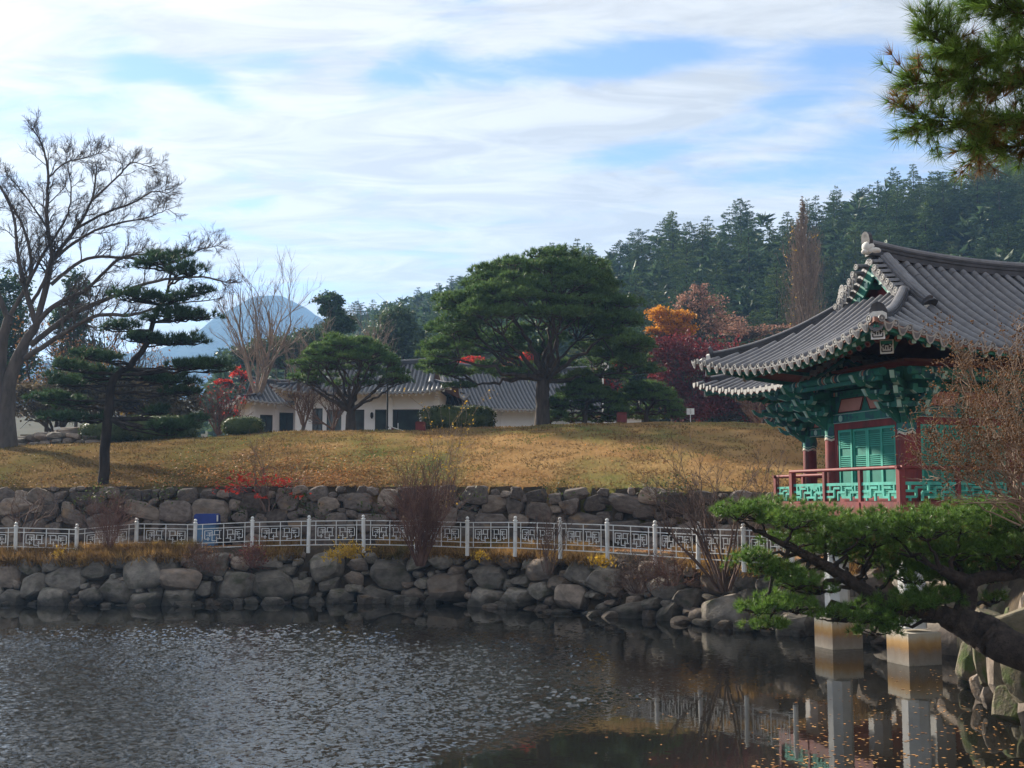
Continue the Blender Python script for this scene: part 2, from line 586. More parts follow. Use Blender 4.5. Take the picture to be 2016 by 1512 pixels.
def sdist(X, Y):
    """signed distance to the pond outline, positive on land"""
    X, Y = np.asarray(X, float), np.asarray(Y, float)
    d = np.full(X.shape, 1e9)
    ins = np.zeros(X.shape, bool)
    n = len(POND)
    for i in range(n):
        ax, ay = POND[i]
        bx, by = POND[(i + 1) % n]
        ex, ey = bx - ax, by - ay
        t = np.clip(((X - ax) * ex + (Y - ay) * ey) / (ex * ex + ey * ey), 0, 1)
        d = np.minimum(d, np.hypot(X - ax - t * ex, Y - ay - t * ey))
        c = ((ay > Y) != (by > Y)) & (X < ex * (Y - ay) / (ey if abs(ey) > 1e-9 else 1e-9) + ax)
        ins ^= c
    return np.where(ins, -d, d)


def smooth(a, b, x):
    t = np.clip((x - a) / (b - a), 0, 1)
    return t * t * (3 - 2 * t)


def pathz(X):
    return np.interp(X, [-40, -18, -12, -5, 1.5, 6.5, 9, 12], [1.70, 1.74, 1.92, 2.02, 1.98, 1.95, 1.98, 2.05])


def walltop(X):
    return np.interp(X, [-40, -20, -10, 0, 5, 9, 30], [3.95, 4.08, 4.12, 4.08, 3.98, 3.86, 3.9])


def hnoise(X, Y):
    return (np.sin(X * .9 + 1.3 * np.sin(Y * .45)) * np.sin(Y * .7 + 1.1 * np.sin(X * .37)) * .06 + np.sin(X * 2.3 + Y * 1.1) * np.sin(Y * 1.9 - X * .8) * .025)


def hgt(X, Y):
    X, Y = np.asarray(X, float), np.asarray(Y, float)
    s = sdist(X, Y)
    pz = pathz(X)
    z = np.interp(s, [-6, -2, -.5, .25, .9, 1.5], [-1.6, -1.3, -1.0, -.5, 0, 0])
    bank = smooth(.25, 1.25, s)
    z = np.where(s < .25, z, -.5 + (pz + .5) * bank)
    side = smooth(8.5, 11, X) * smooth(36, 30, Y)
    z = z + side * smooth(1, 4.5, s) * .45
    t = Y - yupper(X)
    zt = walltop(X)
    q = np.clip(t / (64 - yupper(X)), 0, 1)
    cz = np.interp(X, CR_X, CR_Z)
    lawn = zt + (cz - zt) * (1 - (1 - q) ** 1.55) + hnoise(X, Y) * smooth(.5, 2, t)
    lawn = lawn - smooth(64, 72, Y) * .55
    z = np.where(t > .18, lawn, z)
    px = 1008 + F * X / np.maximum(Y, 1)
    yr = np.interp(px, YR_X, YR_Y)
    zr = 3.65 + (985 - np.interp(px, SKX, SKY)) * yr / F - 13.5
    hill = (zr - 7) * smooth(104, 1, 0) if False else (zr - 7) * np.where(Y < yr, smooth(0, 1, np.clip((Y - 104) / (yr - 104), 0, 1)) * .6 + .4 * np.clip((Y - 104) / (yr - 104), 0, 1), 1)
    hill = hill - np.clip(Y - yr, 0, 400) * .12
    return z + np.where(Y > 104, np.maximum(hill, 0), 0)


def h1(x, y):
    return float(hgt(np.array([x]), np.array([y]))[0])


def onground(px, Y):
    """ground point in the direction of photo column px at depth Y"""
    X = (px - 1008) / F * Y
    return np.array([X, Y, h1(X, Y)])


def far(a, b, n):
    return np.sign(a) * np.geomspace(abs(a), abs(b), n)


gx = np.concatenate([-np.geomspace(2500, 62, 22), np.arange(-60, -34, 1.2), np.arange(-34, 34, .42), np.arange(34.2, 60, 1.2), np.geomspace(62, 2500, 22)])
gy = np.concatenate([[-300, -80, -20, -6, 0], np.arange(1.5, 72, .38), np.arange(72.5, 104, 1.5), np.arange(105, 345, 4), np.geomspace(350, 4000, 22)])
GX, GY = np.meshgrid(gx, gy)
GZ = hgt(GX, GY)
GV = np.stack([GX, GY, GZ], -1)
cx, cy = (GX[:-1, :-1] + GX[1:, 1:]) / 2, (GY[:-1, :-1] + GY[1:, 1:]) / 2
cs, ct = sdist(cx, cy), cy - yupper(cx)
zone = np.full(cx.shape, 1)
zone[cs < .35] = 0
zone[ct > .30] = 2
zone[(ct > -.55) & (ct <= .30)] = 4
zone[(cs < 1.5) & (cs >= .35)] = 4
zone[cy > 100] = 3
na = GX.shape[1]
ii = np.arange(GX.shape[0] - 1)[:, None] * na + np.arange(na - 1)[None]
GF = np.stack([ii, ii + 1, ii + na + 1, ii + na], -1)

MT['lawn'] = mat('lawn', (.215, .120, .050), (.32, .200, .088), scale=.5, detail=8, rough=.95, spec=.1, bump=.10, bscale=6.0, coords='World', stretch=(1, .5, 1),
                 c=(.115, .125, .040), cscale=.22, cpos=(.46, .66))


def shade_left(m):
    """tree shade over the left of the lawn, put into the colour as dark olive and brown"""
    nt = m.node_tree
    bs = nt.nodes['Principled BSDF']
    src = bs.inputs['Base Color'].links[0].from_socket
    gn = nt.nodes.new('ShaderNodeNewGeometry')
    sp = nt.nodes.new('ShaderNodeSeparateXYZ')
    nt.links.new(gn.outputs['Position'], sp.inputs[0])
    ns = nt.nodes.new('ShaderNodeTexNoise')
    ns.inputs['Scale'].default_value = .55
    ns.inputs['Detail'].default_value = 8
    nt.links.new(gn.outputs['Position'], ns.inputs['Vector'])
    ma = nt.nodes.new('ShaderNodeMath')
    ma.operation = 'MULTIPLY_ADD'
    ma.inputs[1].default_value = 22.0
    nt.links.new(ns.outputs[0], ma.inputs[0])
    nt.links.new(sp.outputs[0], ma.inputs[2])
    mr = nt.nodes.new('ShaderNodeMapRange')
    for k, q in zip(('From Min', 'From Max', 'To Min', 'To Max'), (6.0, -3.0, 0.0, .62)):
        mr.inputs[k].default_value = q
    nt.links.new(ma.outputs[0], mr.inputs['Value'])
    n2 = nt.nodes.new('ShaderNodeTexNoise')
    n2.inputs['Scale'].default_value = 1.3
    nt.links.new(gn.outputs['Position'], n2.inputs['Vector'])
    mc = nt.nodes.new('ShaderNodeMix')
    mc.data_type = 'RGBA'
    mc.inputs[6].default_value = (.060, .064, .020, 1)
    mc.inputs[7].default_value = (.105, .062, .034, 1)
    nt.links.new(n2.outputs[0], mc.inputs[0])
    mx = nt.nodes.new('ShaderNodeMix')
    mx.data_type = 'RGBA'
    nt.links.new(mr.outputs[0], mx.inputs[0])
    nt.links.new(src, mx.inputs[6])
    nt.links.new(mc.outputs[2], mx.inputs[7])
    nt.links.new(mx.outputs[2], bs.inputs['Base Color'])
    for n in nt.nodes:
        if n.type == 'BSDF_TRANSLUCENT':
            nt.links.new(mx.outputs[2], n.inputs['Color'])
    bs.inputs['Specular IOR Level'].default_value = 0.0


shade_left(MT['lawn'])  # shade of the left trees painted into the lawn colour
MT['path'] = mat('path', (.21, .125, .062), (.33, .19, .09), scale=1.6, detail=7, rough=.95, spec=.1, bump=.03, bscale=14, coords='World', c=(.15, .115, .08), cscale=.5)
MT['earth'] = mat('earth', (.045, .036, .026), (.10, .075, .05), scale=2, detail=7, rough=.98, spec=.1, bump=.06, bscale=5, coords='World')
MT['hill'] = mat('hill', (.030, .034, .018), (.055, .050, .028), scale=.12, detail=6, rough=1, spec=.05, coords='World')
MT['bed'] = mat('bed', (.03, .024, .014), (.05, .04, .02), scale=1, rough=1, coords='World')
for k, (nm, mm) in enumerate([('pond_bed', 'bed'), ('path', 'path'), ('lawn', 'lawn'), ('hillside', 'hill'), ('bare_earth', 'earth')]):
    f = GF[zone == k]
    used, inv = np.unique(f.ravel(), return_inverse=True)
    g = Geo()
    g.add(GV.reshape(-1, 3)[used], inv.reshape(-1, 4), 0, True)
    tag(g.build(nm, MT[mm]), kind='structure')

# ---- far blue mountain
mx, my = np.meshgrid(np.linspace(-950, 90, 150), np.linspace(1440, 2580, 70))
YM = 1800.0
prof = np.interp(mx / YM * F + 1008, [-300, 150, 300, 395, 440, 490, 540, 590, 640, 700, 800, 1000], [760, 735, 700, 668, 622, 590, 578, 594, 628, 668, 720, 800])
mz = 3.65 + (985 - prof) * YM / F
env = np.exp(-((my - YM) / 380) ** 2)
nz = sum(np.sin(mx * k * .0095 + 3 * k + np.sin(my * .006 * k)) * np.sin(my * k * .0076 + k) * (9 / k) for k in (1, 2, 3.7, 6.1, 9.3))
g = Geo()
g.grid(np.stack([mx, my, (mz + 31) * env + nz * 1.25 * env - 25], -1))
MT['mountain'] = mat('mountain', (.030, .044, .030), (.060, .070, .040), scale=.05, detail=8, rough=1, spec=.0, bump=8, bscale=.06, coords='World')
tag(g.build('mountain', MT['mountain']), kind='structure')

# ---- water
m = bpy.data.materials.new('water')
m.use_nodes = True
MT['water'] = m
nt = m.node_tree
N, L = nt.nodes.new, nt.links.new
bs = nt.nodes['Principled BSDF']
bs.inputs['Base Color'].default_value = (.012, .012, .010, 1)
bs.inputs['Roughness'].default_value = .04
bs.inputs['IOR'].default_value = 1.42
geo = N('ShaderNodeNewGeometry')
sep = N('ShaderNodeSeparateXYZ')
L(geo.outputs['Position'], sep.inputs[0])


def wm(op, a, b=None, c=None, clamp=False):
    n = N('ShaderNodeMath')
    n.operation = op
    n.use_clamp = clamp
    for i, v in enumerate((a, b, c)):
        if v is None:
            continue
        if isinstance(v, (int, float)):
            n.inputs[i].default_value = v
        else:
            L(v, n.inputs[i])
    return n.outputs[0]


def wmap(src, a, b, c=0.0, d=1.0):
    r = N('ShaderNodeMapRange')
    r.interpolation_type = 'SMOOTHSTEP'
    for k, q in zip(('From Min', 'From Max', 'To Min', 'To Max'), (a, b, c, d)):
        r.inputs[k].default_value = q
    L(src, r.inputs['Value'])
    return r.outputs[0]


def wnoise(scale, detail, stretch, rot=0.0, rough=.5, dist=0.0):
    mp = N('ShaderNodeMapping')
    mp.inputs['Scale'].default_value = stretch
    mp.inputs['Rotation'].default_value = (0, 0, rot)
    L(geo.outputs['Position'], mp.inputs[0])
    n = N('ShaderNodeTexNoise')
    n.inputs['Scale'].default_value = scale
    n.inputs['Detail'].default_value = detail
    n.inputs['Roughness'].default_value = rough
    n.inputs['Distortion'].default_value = dist
    L(mp.outputs[0], n.inputs[0])
    return n.outputs[0]


RIPPLE = (.75, .75)
WAVE = .31
A0, A1 = onz(900, 1505, 0), onz(1450, 1368, 0)
nx, ny = -(A1 - A0)[1], (A1 - A0)[0]
ln = math.hypot(nx, ny)
nx, ny = nx / ln, ny / ln
x, y, z = sep.outputs
wob = wnoise(.35, 3, (1, 1, 1))
line = wm('ADD', wm('MULTIPLY_ADD', x, nx, -(A0[0] * nx + A0[1] * ny)), wm('MULTIPLY', y, ny))
line = wm('ADD', line, wm('MULTIPLY_ADD', wob, 1.6, -.8))
wind = wmap(line, .0, 1.6)                                         # a sheltered corner stays calm
wind = wm('MULTIPLY', wind, wmap(wm('MULTIPLY_ADD', wob, 5.0, y), 38, 30.5))
wind = wm('MULTIPLY', wind, wm('MAXIMUM', wmap(wm('MULTIPLY_ADD', wob, 4.0, x), 5.0, 1.2), .10))
patch = wmap(wnoise(.22, 4, (1, .7, 1), .4), .34, .56, .45, 1.0)
wind = wm('ADD', wm('MULTIPLY', wind, patch), .012)
def slopes(scale, stretch, rot, detail=2):
    """random slope field read straight from noise colour, so that far ripples average out as they do in a lens"""
    mp = N('ShaderNodeMapping')
    mp.inputs['Scale'].default_value = stretch
    mp.inputs['Rotation'].default_value = (0, 0, rot)
    L(geo.outputs['Position'], mp.inputs[0])
    n = N('ShaderNodeTexNoise')
    n.inputs['Scale'].default_value = scale
    n.inputs['Detail'].default_value = detail
    n.inputs['Roughness'].default_value = .5
    n.inputs['Distortion'].default_value = .4
    L(mp.outputs[0], n.inputs[0])
    v = N('ShaderNodeVectorMath')
    v.operation = 'SUBTRACT'
    v.inputs[1].default_value = (.5, .5, .5)
    L(n.outputs['Color'], v.inputs[0])
    return v.outputs[0]


def vadd(a, b, op='ADD'):
    v = N('ShaderNodeVectorMath')
    v.operation = op
    L(a, v.inputs[0])
    if isinstance(b, tuple):
        v.inputs[1].default_value = b
    else:
        L(b, v.inputs[1])
    return v.outputs[0]


sl = vadd(slopes(18.0, (.8, 1.0, 1), .3, 1), slopes(9.0, (.8, 1.0, 1), -.2, 1))
sl = vadd(sl, (RIPPLE[0], RIPPLE[1], 0.0), 'MULTIPLY')
L(wm('MULTIPLY_ADD', wind, .08, .03), bs.inputs['Roughness'])
vs = N('ShaderNodeVectorMath')
vs.operation = 'SCALE'
L(sl, vs.inputs[0])
L(wind, vs.inputs['Scale'])
nn = vadd(vs.outputs[0], (0, 0, 1.0))
nz_ = N('ShaderNodeVectorMath')
nz_.operation = 'NORMALIZE'
L(nn, nz_.inputs[0])
L(nz_.outputs[0], bs.inputs['Normal'])
def wind_at(X, Y):
    wob_ = (np.sin(X * .31 + 1.1) * np.sin(Y * .27 + X * .11) + .6 * np.sin(X * .83 + Y * .35) * np.sin(Y * .71)) * .45
    l_ = (X - A0[0]) * nx + (Y - A0[1]) * ny + wob_
    w = smooth(0, 1.5, l_) * smooth(38.5, 31, Y + wob_ * 3.5) * np.maximum(smooth(4.6, 1.0, X + wob_ * 2.5), .10)
    pt_ = .5 + .5 * np.sin(X * .42 + 2 + np.sin(Y * .3)) * np.sin(Y * .33 + .5 * np.sin(X * .5))
    return w * (.72 + .28 * pt_)


xs_, ys_ = np.arange(-19, 6.01, .042), 15.0 + 24.0 * np.linspace(0, 1, 520) ** 1.25
WX, WY = np.meshgrid(xs_, ys_)
rw = np.random.default_rng(4)
WZ = np.zeros_like(WX)
NW = 64
for i in range(NW):
    lam = .105 * (3.0 ** rw.uniform(0, 1))
    th = rw.normal() * .75 + math.pi / 2 + .25
    k_ = 2 * math.pi / lam
    WZ += (WAVE * math.sqrt(2 / NW) / k_) * np.sin(k_ * (WX * math.cos(th) + WY * math.sin(th)) + rw.uniform(0, 6.28))
edge = smooth(15.0, 15.8, WY) * smooth(39, 37.5, WY) * smooth(-19, -18, WX) * smooth(6, 5, WX)
WZ *= (wind_at(WX, WY) + .004) * edge
g = Geo()
g.grid(np.stack([WX, WY, WZ], -1), 0, True)
x0_, x1_, y0_, y1_ = xs_[0], xs_[-1], ys_[0], ys_[-1]
for a_, b_, c_, d_ in ((-60, 3.5, 30, y0_), (-60, y1_, 30, 44), (-60, y0_, x0_, y1_), (x1_, y0_, 30, y1_)):
    g.add([(a_, b_, 0), (c_, b_, 0), (c_, d_, 0), (a_, d_, 0)], [[0, 1, 2, 3]])
tag(g.build('water', MT['water']), kind='structure')


# ------------------------------------------------------------------ stone walls
import bmesh


def ico(sub):
    bm = bmesh.new()
    bmesh.ops.create_icosphere(bm, subdivisions=sub, radius=1)
    v = np.array([q.co[:] for q in bm.verts])
    f = np.array([[q.index for q in fc.verts] for fc in bm.faces])
    bm.free()
    return v, f


ICO3, ICO2 = ico(3), ico(2)


def boulder(seed, block=.55, ncut=9, cut=(.72, .95), rough=.05, ic=None, mat_=None):
    r = np.random.default_rng(seed)
    v, f = ic or ICO3
    p = np.sign(v) * np.abs(v) ** block
    for _ in range(ncut):
        n = unit(r.normal(size=3) * (1, 1, .8))
        c = r.uniform(*cut) * np.max(p @ n)
        d = p @ n - c
        p = np.where((d > 0)[:, None], p - d[:, None] * n * .92, p)
    for k in range(4):
        w = r.normal(size=(3, 3)) * (1.5 + k)
        p = p + unit(p) * (np.sin(p @ w[0] + r.uniform(0, 6)) * np.sin(p @ w[1]))[:, None] * rough / (k + 1)
    g = Geo()
    g.add(p, f, 0, True)
    me = g.mesh('stone', mat_)
    me.set_sharp_from_angle(angle=math.radians(22))
    return me


MT['stone_warm'] = mat('stone_warm', (.13, .105, .085), (.265, .215, .175), scale=2.2, detail=8, rough=.9, spec=.25, bump=.03, bscale=5, obj=.4, c=(.24, .15, .085), cscale=.9, cpos=(.55, .75))
MT['stone_grey'] = mat('stone_grey', (.12, .105, .090), (.245, .215, .18), scale=2.5, detail=8, rough=.9, spec=.25, bump=.03, bscale=5, obj=.35, c=(.085, .085, .055), cscale=1.4, cpos=(.52, .7))
MT['stone_dark'] = mat('stone_dark', (.080, .064, .056), (.175, .145, .125), scale=2.8, detail=8, rough=.92, spec=.2, bump=.035, bscale=6, obj=.45, c=(.26, .17, .09), cscale=.8, cpos=(.58, .75))
MT['stone_moss'] = mat('stone_moss', (.09, .080, .055), (.19, .162, .115), scale=2.2, detail=8, rough=.9, spec=.2, bump=.04, bscale=4, obj=.25, c=(.07, .095, .03), cscale=1.3, cpos=(.48, .62))


def wet_foot(m):
    """stones stay dark and damp just above the waterline"""
    nt = m.node_tree
    bs = nt.nodes['Principled BSDF']
    src = bs.inputs['Base Color'].links[0].from_socket
    gn = nt.nodes.new('ShaderNodeNewGeometry')
    sp = nt.nodes.new('ShaderNodeSeparateXYZ')
    nt.links.new(gn.outputs['Position'], sp.inputs[0])
    ns = nt.nodes.new('ShaderNodeTexNoise')
    ns.inputs['Scale'].default_value = 1.6
    nt.links.new(gn.outputs['Position'], ns.inputs['Vector'])
    ma = nt.nodes.new('ShaderNodeMath')
    ma.operation = 'MULTIPLY_ADD'
    ma.inputs[1].default_value = -.5
    nt.links.new(ns.outputs[0], ma.inputs[0])
    nt.links.new(sp.outputs[2], ma.inputs[2])
    mr = nt.nodes.new('ShaderNodeMapRange')
    for k, q in zip(('From Min', 'From Max', 'To Min', 'To Max'), (-.06, .14, .38, 1.0)):
        mr.inputs[k].default_value = q
    nt.links.new(ma.outputs[0], mr.inputs['Value'])
    sc = nt.nodes.new('ShaderNodeVectorMath')
    sc.operation = 'SCALE'
    nt.links.new(src, sc.inputs[0])
    nt.links.new(mr.outputs[0], sc.inputs['Scale'])
    nt.links.new(sc.outputs[0], bs.inputs['Base Color'])


for k_ in ('stone_warm', 'stone_grey', 'stone_moss'):
    wet_foot(MT[k_])
ST_LOW = [boulder(100 + i, .48, 12, (.62, .92), .045, None, MT[('stone_warm', 'stone_grey', 'stone_grey')[i % 3]]) for i in range(12)]
ST_UP = [boulder(200 + i, .38, 13, (.62, .92), .05, None, MT[('stone_dark', 'stone_dark', 'stone_warm')[i % 3 if i < 7 else 0]]) for i in range(12)]
ST_MOSS = [boulder(300 + i, .5, 13, (.6, .9), .06, None, MT[('stone_moss', 'stone_warm')[i % 4 == 3]]) for i in range(8)]


class Line:
    def __init__(self, pts):
        self.p = np.asarray(pts, float)
        self.c = np.concatenate([[0], np.cumsum(np.linalg.norm(np.diff(self.p[:, :2], axis=0), axis=1))])
        self.len = self.c[-1]

    def at(self, u):
        q = np.array([np.interp(u, self.c, self.p[:, k]) for k in range(self.p.shape[1])])
        d = np.array([np.interp(u + .3, self.c, self.p[:, k]) - np.interp(u - .3, self.c, self.p[:, k]) for k in (0, 1)])
        return q, d / (np.linalg.norm(d) + 1e-9)


def stone_rows(root, line, u0, u1, zb, zt, nrow, wr, depth, batter, meshes, rng, jit=.06, inward=1.0, cap=295):
    """courses of single stones along a line; zb, zt functions of x; inward: +1 = wall recedes to the left of the direction of travel"""
    o = np.array(root['_o'])
    n = 0
    for r in range(nrow):
        u = u0 + rng.uniform(-.5, 0) * wr[1]
        while u < u1 and n < cap:
            w = rng.uniform(*wr) * (1.12 if r == 0 else 1.0)
            q, d = line.at(u + w / 2)
            b, t = zb(q[0]), zt(q[0])
            hh = (t - b) / nrow
            z = b + (r + .5) * hh + .10 * math.sin(q[0] * 2.1 + r * 2) * hh + rng.normal() * jit * hh
            nrm = np.array([-d[1], d[0]]) * inward
            off = depth * .32 + batter * (r + .5) / nrow + rng.normal() * .05
            c = np.array([q[0] + nrm[0] * off, q[1] + nrm[1] * off, z])
            hz = hh * rng.uniform(.92, 1.22)
            if r < nrow - 1 and rng.random() < .10:
                hz *= 1.45
                c[2] += hh * .2
            yaw = math.atan2(d[1], d[0]) + rng.normal() * .10 + (math.pi if rng.random() < .5 else 0)
            M4 = Matrix.Translation(Vector(c - o)) @ Matrix.Rotation(yaw, 4, 'Z') @ Matrix.Rotation(rng.normal() * .09, 4, 'Y') @ Matrix.Rotation(rng.normal() * .08, 4, 'X') @ Matrix.Diagonal((w * .535, depth * .5 * rng.uniform(.9, 1.15), hz * .53, 1))
            inst('stone', meshes[rng.integers(len(meshes))], root, M4)
            n += 1
            u += w
    return n


def stone_pack(root, line, u0, u1, zb, zt, classes, depth, batter, meshes, rng, k=.90, inward=1.0, cap=296):
    """irregular rubble: large stones first, smaller ones wedged between them"""
    o = np.array(root['_o'])
    A = np.zeros((0, 4))
    for tries, w0, w1, r0, r1 in classes:
        for _ in range(tries):
            if len(A) >= cap:
                break
            w = rng.uniform(w0, w1)
            h = w * rng.uniform(r0, r1)
            u = rng.uniform(u0, u1)
            x = np.interp(u, line.c, line.p[:, 0])
            b, t = zb(x), zt(x)
            h = min(h, (t - b) * .62)
            z = rng.uniform(b + h * .42, max(t - h * .46, b + h * .43))
            if len(A):
                q = ((A[:, 0] - u) / (A[:, 2] + w / 2)) ** 2 + ((A[:, 1] - z) / (A[:, 3] + h / 2)) ** 2
                if q.min() < k * k:
                    continue
            A = np.vstack([A, (u, z, w / 2, h / 2)])
    for u, z, a, b_ in A:
        q, d = line.at(u)
        b, t = zb(q[0]), zt(q[0])
        nrm = np.array([-d[1], d[0]]) * inward
        off = depth * .32 + batter * (z - b) / (t - b) + rng.normal() * .05
        c = np.array([q[0] + nrm[0] * off, q[1] + nrm[1] * off, z])
        yaw = math.atan2(d[1], d[0]) + rng.normal() * .12 + (math.pi if rng.random() < .5 else 0)
        M4 = Matrix.Translation(Vector(c - o)) @ Matrix.Rotation(yaw, 4, 'Z') @ Matrix.Rotation(rng.normal() * .16, 4, 'Y') @ Matrix.Rotation(rng.normal() * .12, 4, 'X') @ Matrix.Diagonal((a * 1.09, depth * .5 * rng.uniform(.85, 1.15) * min(1.25, .6 + a), b_ * 1.10, 1))
        inst('stone', meshes[rng.integers(len(meshes))], root, M4)
    return len(A)


bank_line = Line(np.concatenate([[(-24.5, 41.3)], BANK[:15]]))
low = thing('stone_embankment', 'low embankment of big rounded boulders along the far edge of the pond', 'stone wall', (*bank_line.at(15)[0][:2], 0))
print('bank stones', stone_pack(low, bank_line, 3.0, bank_line.len, lambda x: -.30, lambda x: pathz(x) - .20, [(90, 1.2, 1.55, .5, .8), (700, .8, 1.25, .5, .85), (1400, .55, .9, .5, .9), (3500, .28, .6, .5, .9)], 1.0, .75, ST_LOW, np.random.default_rng(5), .82))
# small stones wedged at the waterline
rr = np.random.default_rng(15)
for i in range(40):
    q, d = bank_line.at(rr.uniform(4, bank_line.len))
    s_ = rr.uniform(.14, .34)
    c = np.array([q[0] + d[1] * .12, q[1] - d[0] * .12, rr.uniform(-.08, .12)])
    inst('stone', ST_LOW[i % 12], low, Matrix.Translation(Vector(c - np.array(low['_o']))) @ Matrix.Rotation(rr.uniform(0, 6), 4, 'Z') @ Matrix.Diagonal((s_ * 1.3, s_, s_ * .7, 1)))

up_line = Line([(x, yupper(x) - .28) for x in np.arange(-24, 19.1, 1.0)])
upw = thing('retaining_wall', 'retaining wall of dark fieldstones holding up the lawn behind the white fence', 'stone wall', (*up_line.at(20)[0][:2], 2.0))
print('wall stones', stone_pack(upw, up_line, 1.5, up_line.len - 3, lambda x: pathz(x) - .1, lambda x: walltop(x) + .10, [(120, .95, 1.45, .45, .75), (900, .7, 1.05, .5, .9), (2400, .45, .75, .55, 1.0), (4500, .28, .48, .6, 1.0)], .46, .22, ST_UP, np.random.default_rng(8), .86))

rb_line = Line(np.concatenate([BANK[14:], [(6.9, 13.0)]]))
rbank = thing('boulder_bank', 'mossy slanting boulders on the right shore under the leaning pine', 'rocks', (*rb_line.at(4)[0][:2], 0))
stone_pack(rbank, rb_line, -.2, rb_line.len, lambda x: -.35, lambda x: 2.2, [(60, .9, 1.2, .8, 1.3), (300, .55, .9, .8, 1.5), (900, .3, .55, .7, 1.4)], .8, 1.5, ST_MOSS, np.random.default_rng(21), .80)
for (px, py, Y, sx, sy, sz) in [(1990, 1240, 20.5, .55, .45, .36), (1940, 1228, 22.5, .45, .4, .28), (2012, 1330, 18.0, .40, .4, .50), (1975, 1310, 18.8, .24, .3, .5), (1945, 1300, 19.8, .22, .25, .42), (1918, 1300, 22.2, .30, .35, .42),
                                (1905, 1335, 23.2, .22, .25, .2), (1935, 1352, 21.6, .16, .2, .26), (1955, 1365, 20.6, .25, .3, .3), (2000, 1395, 18.2, .3, .3, .33)]:
    c = P(px, py, Y)
    inst('stone', ST_MOSS[int(px) % 8], rbank, Matrix.Translation(Vector(c - np.array(rbank['_o']))) @ Matrix.Rotation(px * 1.7, 4, 'Z') @ Matrix.Rotation(.25, 4, 'Y') @ Matrix.Diagonal((sx, sy, sz, 1)))


# ------------------------------------------------------------------ tiled roofs (half-hipped, upturned eaves)
class Roof:
    """local frame: x along the ridge, y across, column grid from (0,0) to (LX,LY); w is the plan distance in from the eave"""

    def __init__(s, LX, LY, o, zE, H, sag=.3, lift=.5, flare=.22, lr=3.6, gx=-.3):
        s.LX, s.LY, s.o, s.zE, s.H, s.sag, s.lift, s.flare, s.lr, s.gx = LX, LY, o, zE, H, sag, lift, flare, lr, gx
        s.W = LY / 2 + o
        s.cx, s.cy = LX / 2, LY / 2
        s.wg = o - gx - .0                                           # depth of the hip below the gable

    def ext(s, side):
        return (-s.o, s.LX + s.o) if side in 'FB' else (-s.o, s.LY + s.o)

    def fl(s, e, w):
        return s.flare * np.maximum(0, 1 - e / s.lr) ** 2 * np.maximum(0, 1 - w / 3.0)

    def pt(s, side, a, w, dz=0.0):
        a, w = np.broadcast_arrays(np.asarray(a, float), np.asarray(w, float))
        lo, hi = s.ext(side)
        e = np.maximum(np.minimum(a - lo, hi - a), 0)
        v = w / s.W
        k = np.clip(np.abs(a - s.cx) / (s.LX / 2), 0, 1) ** 2 if side in 'FB' else 1.0
        z = s.zE + s.H * (.72 * v + .28 * v * v) + s.sag * k * v ** 3 + s.lift * np.maximum(0, 1 - e / s.lr) ** 2 * np.maximum(0, 1 - w / 3.2) + dz
        near = np.where(a < (lo + hi) / 2, -1.0, 1.0)
        pa = a + near * s.fl(w, e)
        out = w - s.fl(e, w)
        if side == 'F':
            return np.stack([pa, -s.o + out, z], -1)
        if side == 'B':
            return np.stack([pa, s.LY + s.o - out, z], -1)
        if side == 'L':
            return np.stack([-s.o + out, pa, z], -1)
        return np.stack([s.LX + s.o - out, pa, z], -1)

    def wmax(s, side, a):
        lo, hi = s.ext(side)
        e = min(a - lo, hi - a)
        if side in 'FB':
            return s.W if -s.gx <= a <= s.LX + s.gx else max(min(s.W, e), 0)
        return max(min(s.wg, e), 0)

    def nrm(s, side, a, w):
        p, q, r = s.pt(side, a, w), s.pt(side, a + .02, w), s.pt(side, a, w + .02)
        ex, ey = unit(q - p), unit(r - p)
        n = unit(np.cross(ex, ey))
        return (n if n[2] > 0 else -n), ex, ey

    def sheet(s, g, dz, mi, nw=14):
        for side in 'FBLR':
            lo, hi = s.ext(side)
            if side in 'FB':
                aa = np.concatenate([np.linspace(lo, -s.gx - 1e-3, 14), np.linspace(-s.gx, s.LX + s.gx, 16), np.linspace(s.LX + s.gx + 1e-3, hi, 14)])
            else:
                aa = np.linspace(lo, hi, 36)
            v = np.stack([s.pt(side, a, np.linspace(0, s.wmax(side, a), nw), dz) for a in aa])
            g.grid(v, mi, True, flip=side in 'FR')

    def rows(s, side, sp):
        lo, hi = s.ext(side)
        n = int((hi - lo) / sp)
        st = (hi - lo) / n
        return lo + st * (np.arange(n) + .5), st


HALF = [(math.cos(t), math.sin(t)) for t in np.linspace(0, math.pi, 7)]


def tile_mesh(r=.096, ln=.415):
    g = Geo()
    a = np.array([(c * r * k, y, sn * r * k) for y, k in ((0, 1.012), (ln, .995)) for c, sn in HALF])
    n = len(HALF)
    g.add(a, [[i, i + 1, n + i + 1, n + i] for i in range(n - 1)], 0, True)
    g.add(a[:n], [list(range(n))], 0)
    return g.mesh('roof_tile', MT['tile'])


def disc_mesh(r=.074):
    """round end tile with a rim and a small flower boss, facing -y"""
    g = Geo()
    a = np.linspace(0, 2 * np.pi, 14, endpoint=False)
    rings = [(r, .0), (r, -.035), (r * .80, -.035), (r * .78, -.02), (r * .42, -.02), (r * .38, -.032), (0.001, -.034)]
    v = np.array([[(R * math.cos(t), y, R * math.sin(t)) for t in a] for R, y in rings])
    m = len(a)
    for i in range(len(rings) - 1):
        g.add(np.concatenate([v[i], v[i + 1]]), [[j, (j + 1) % m, m + (j + 1) % m, m + j] for j in range(m)], 1 if i == 3 else 0)
    return g.mesh('end_tile', [MT['tile_end'], MT['tile']])


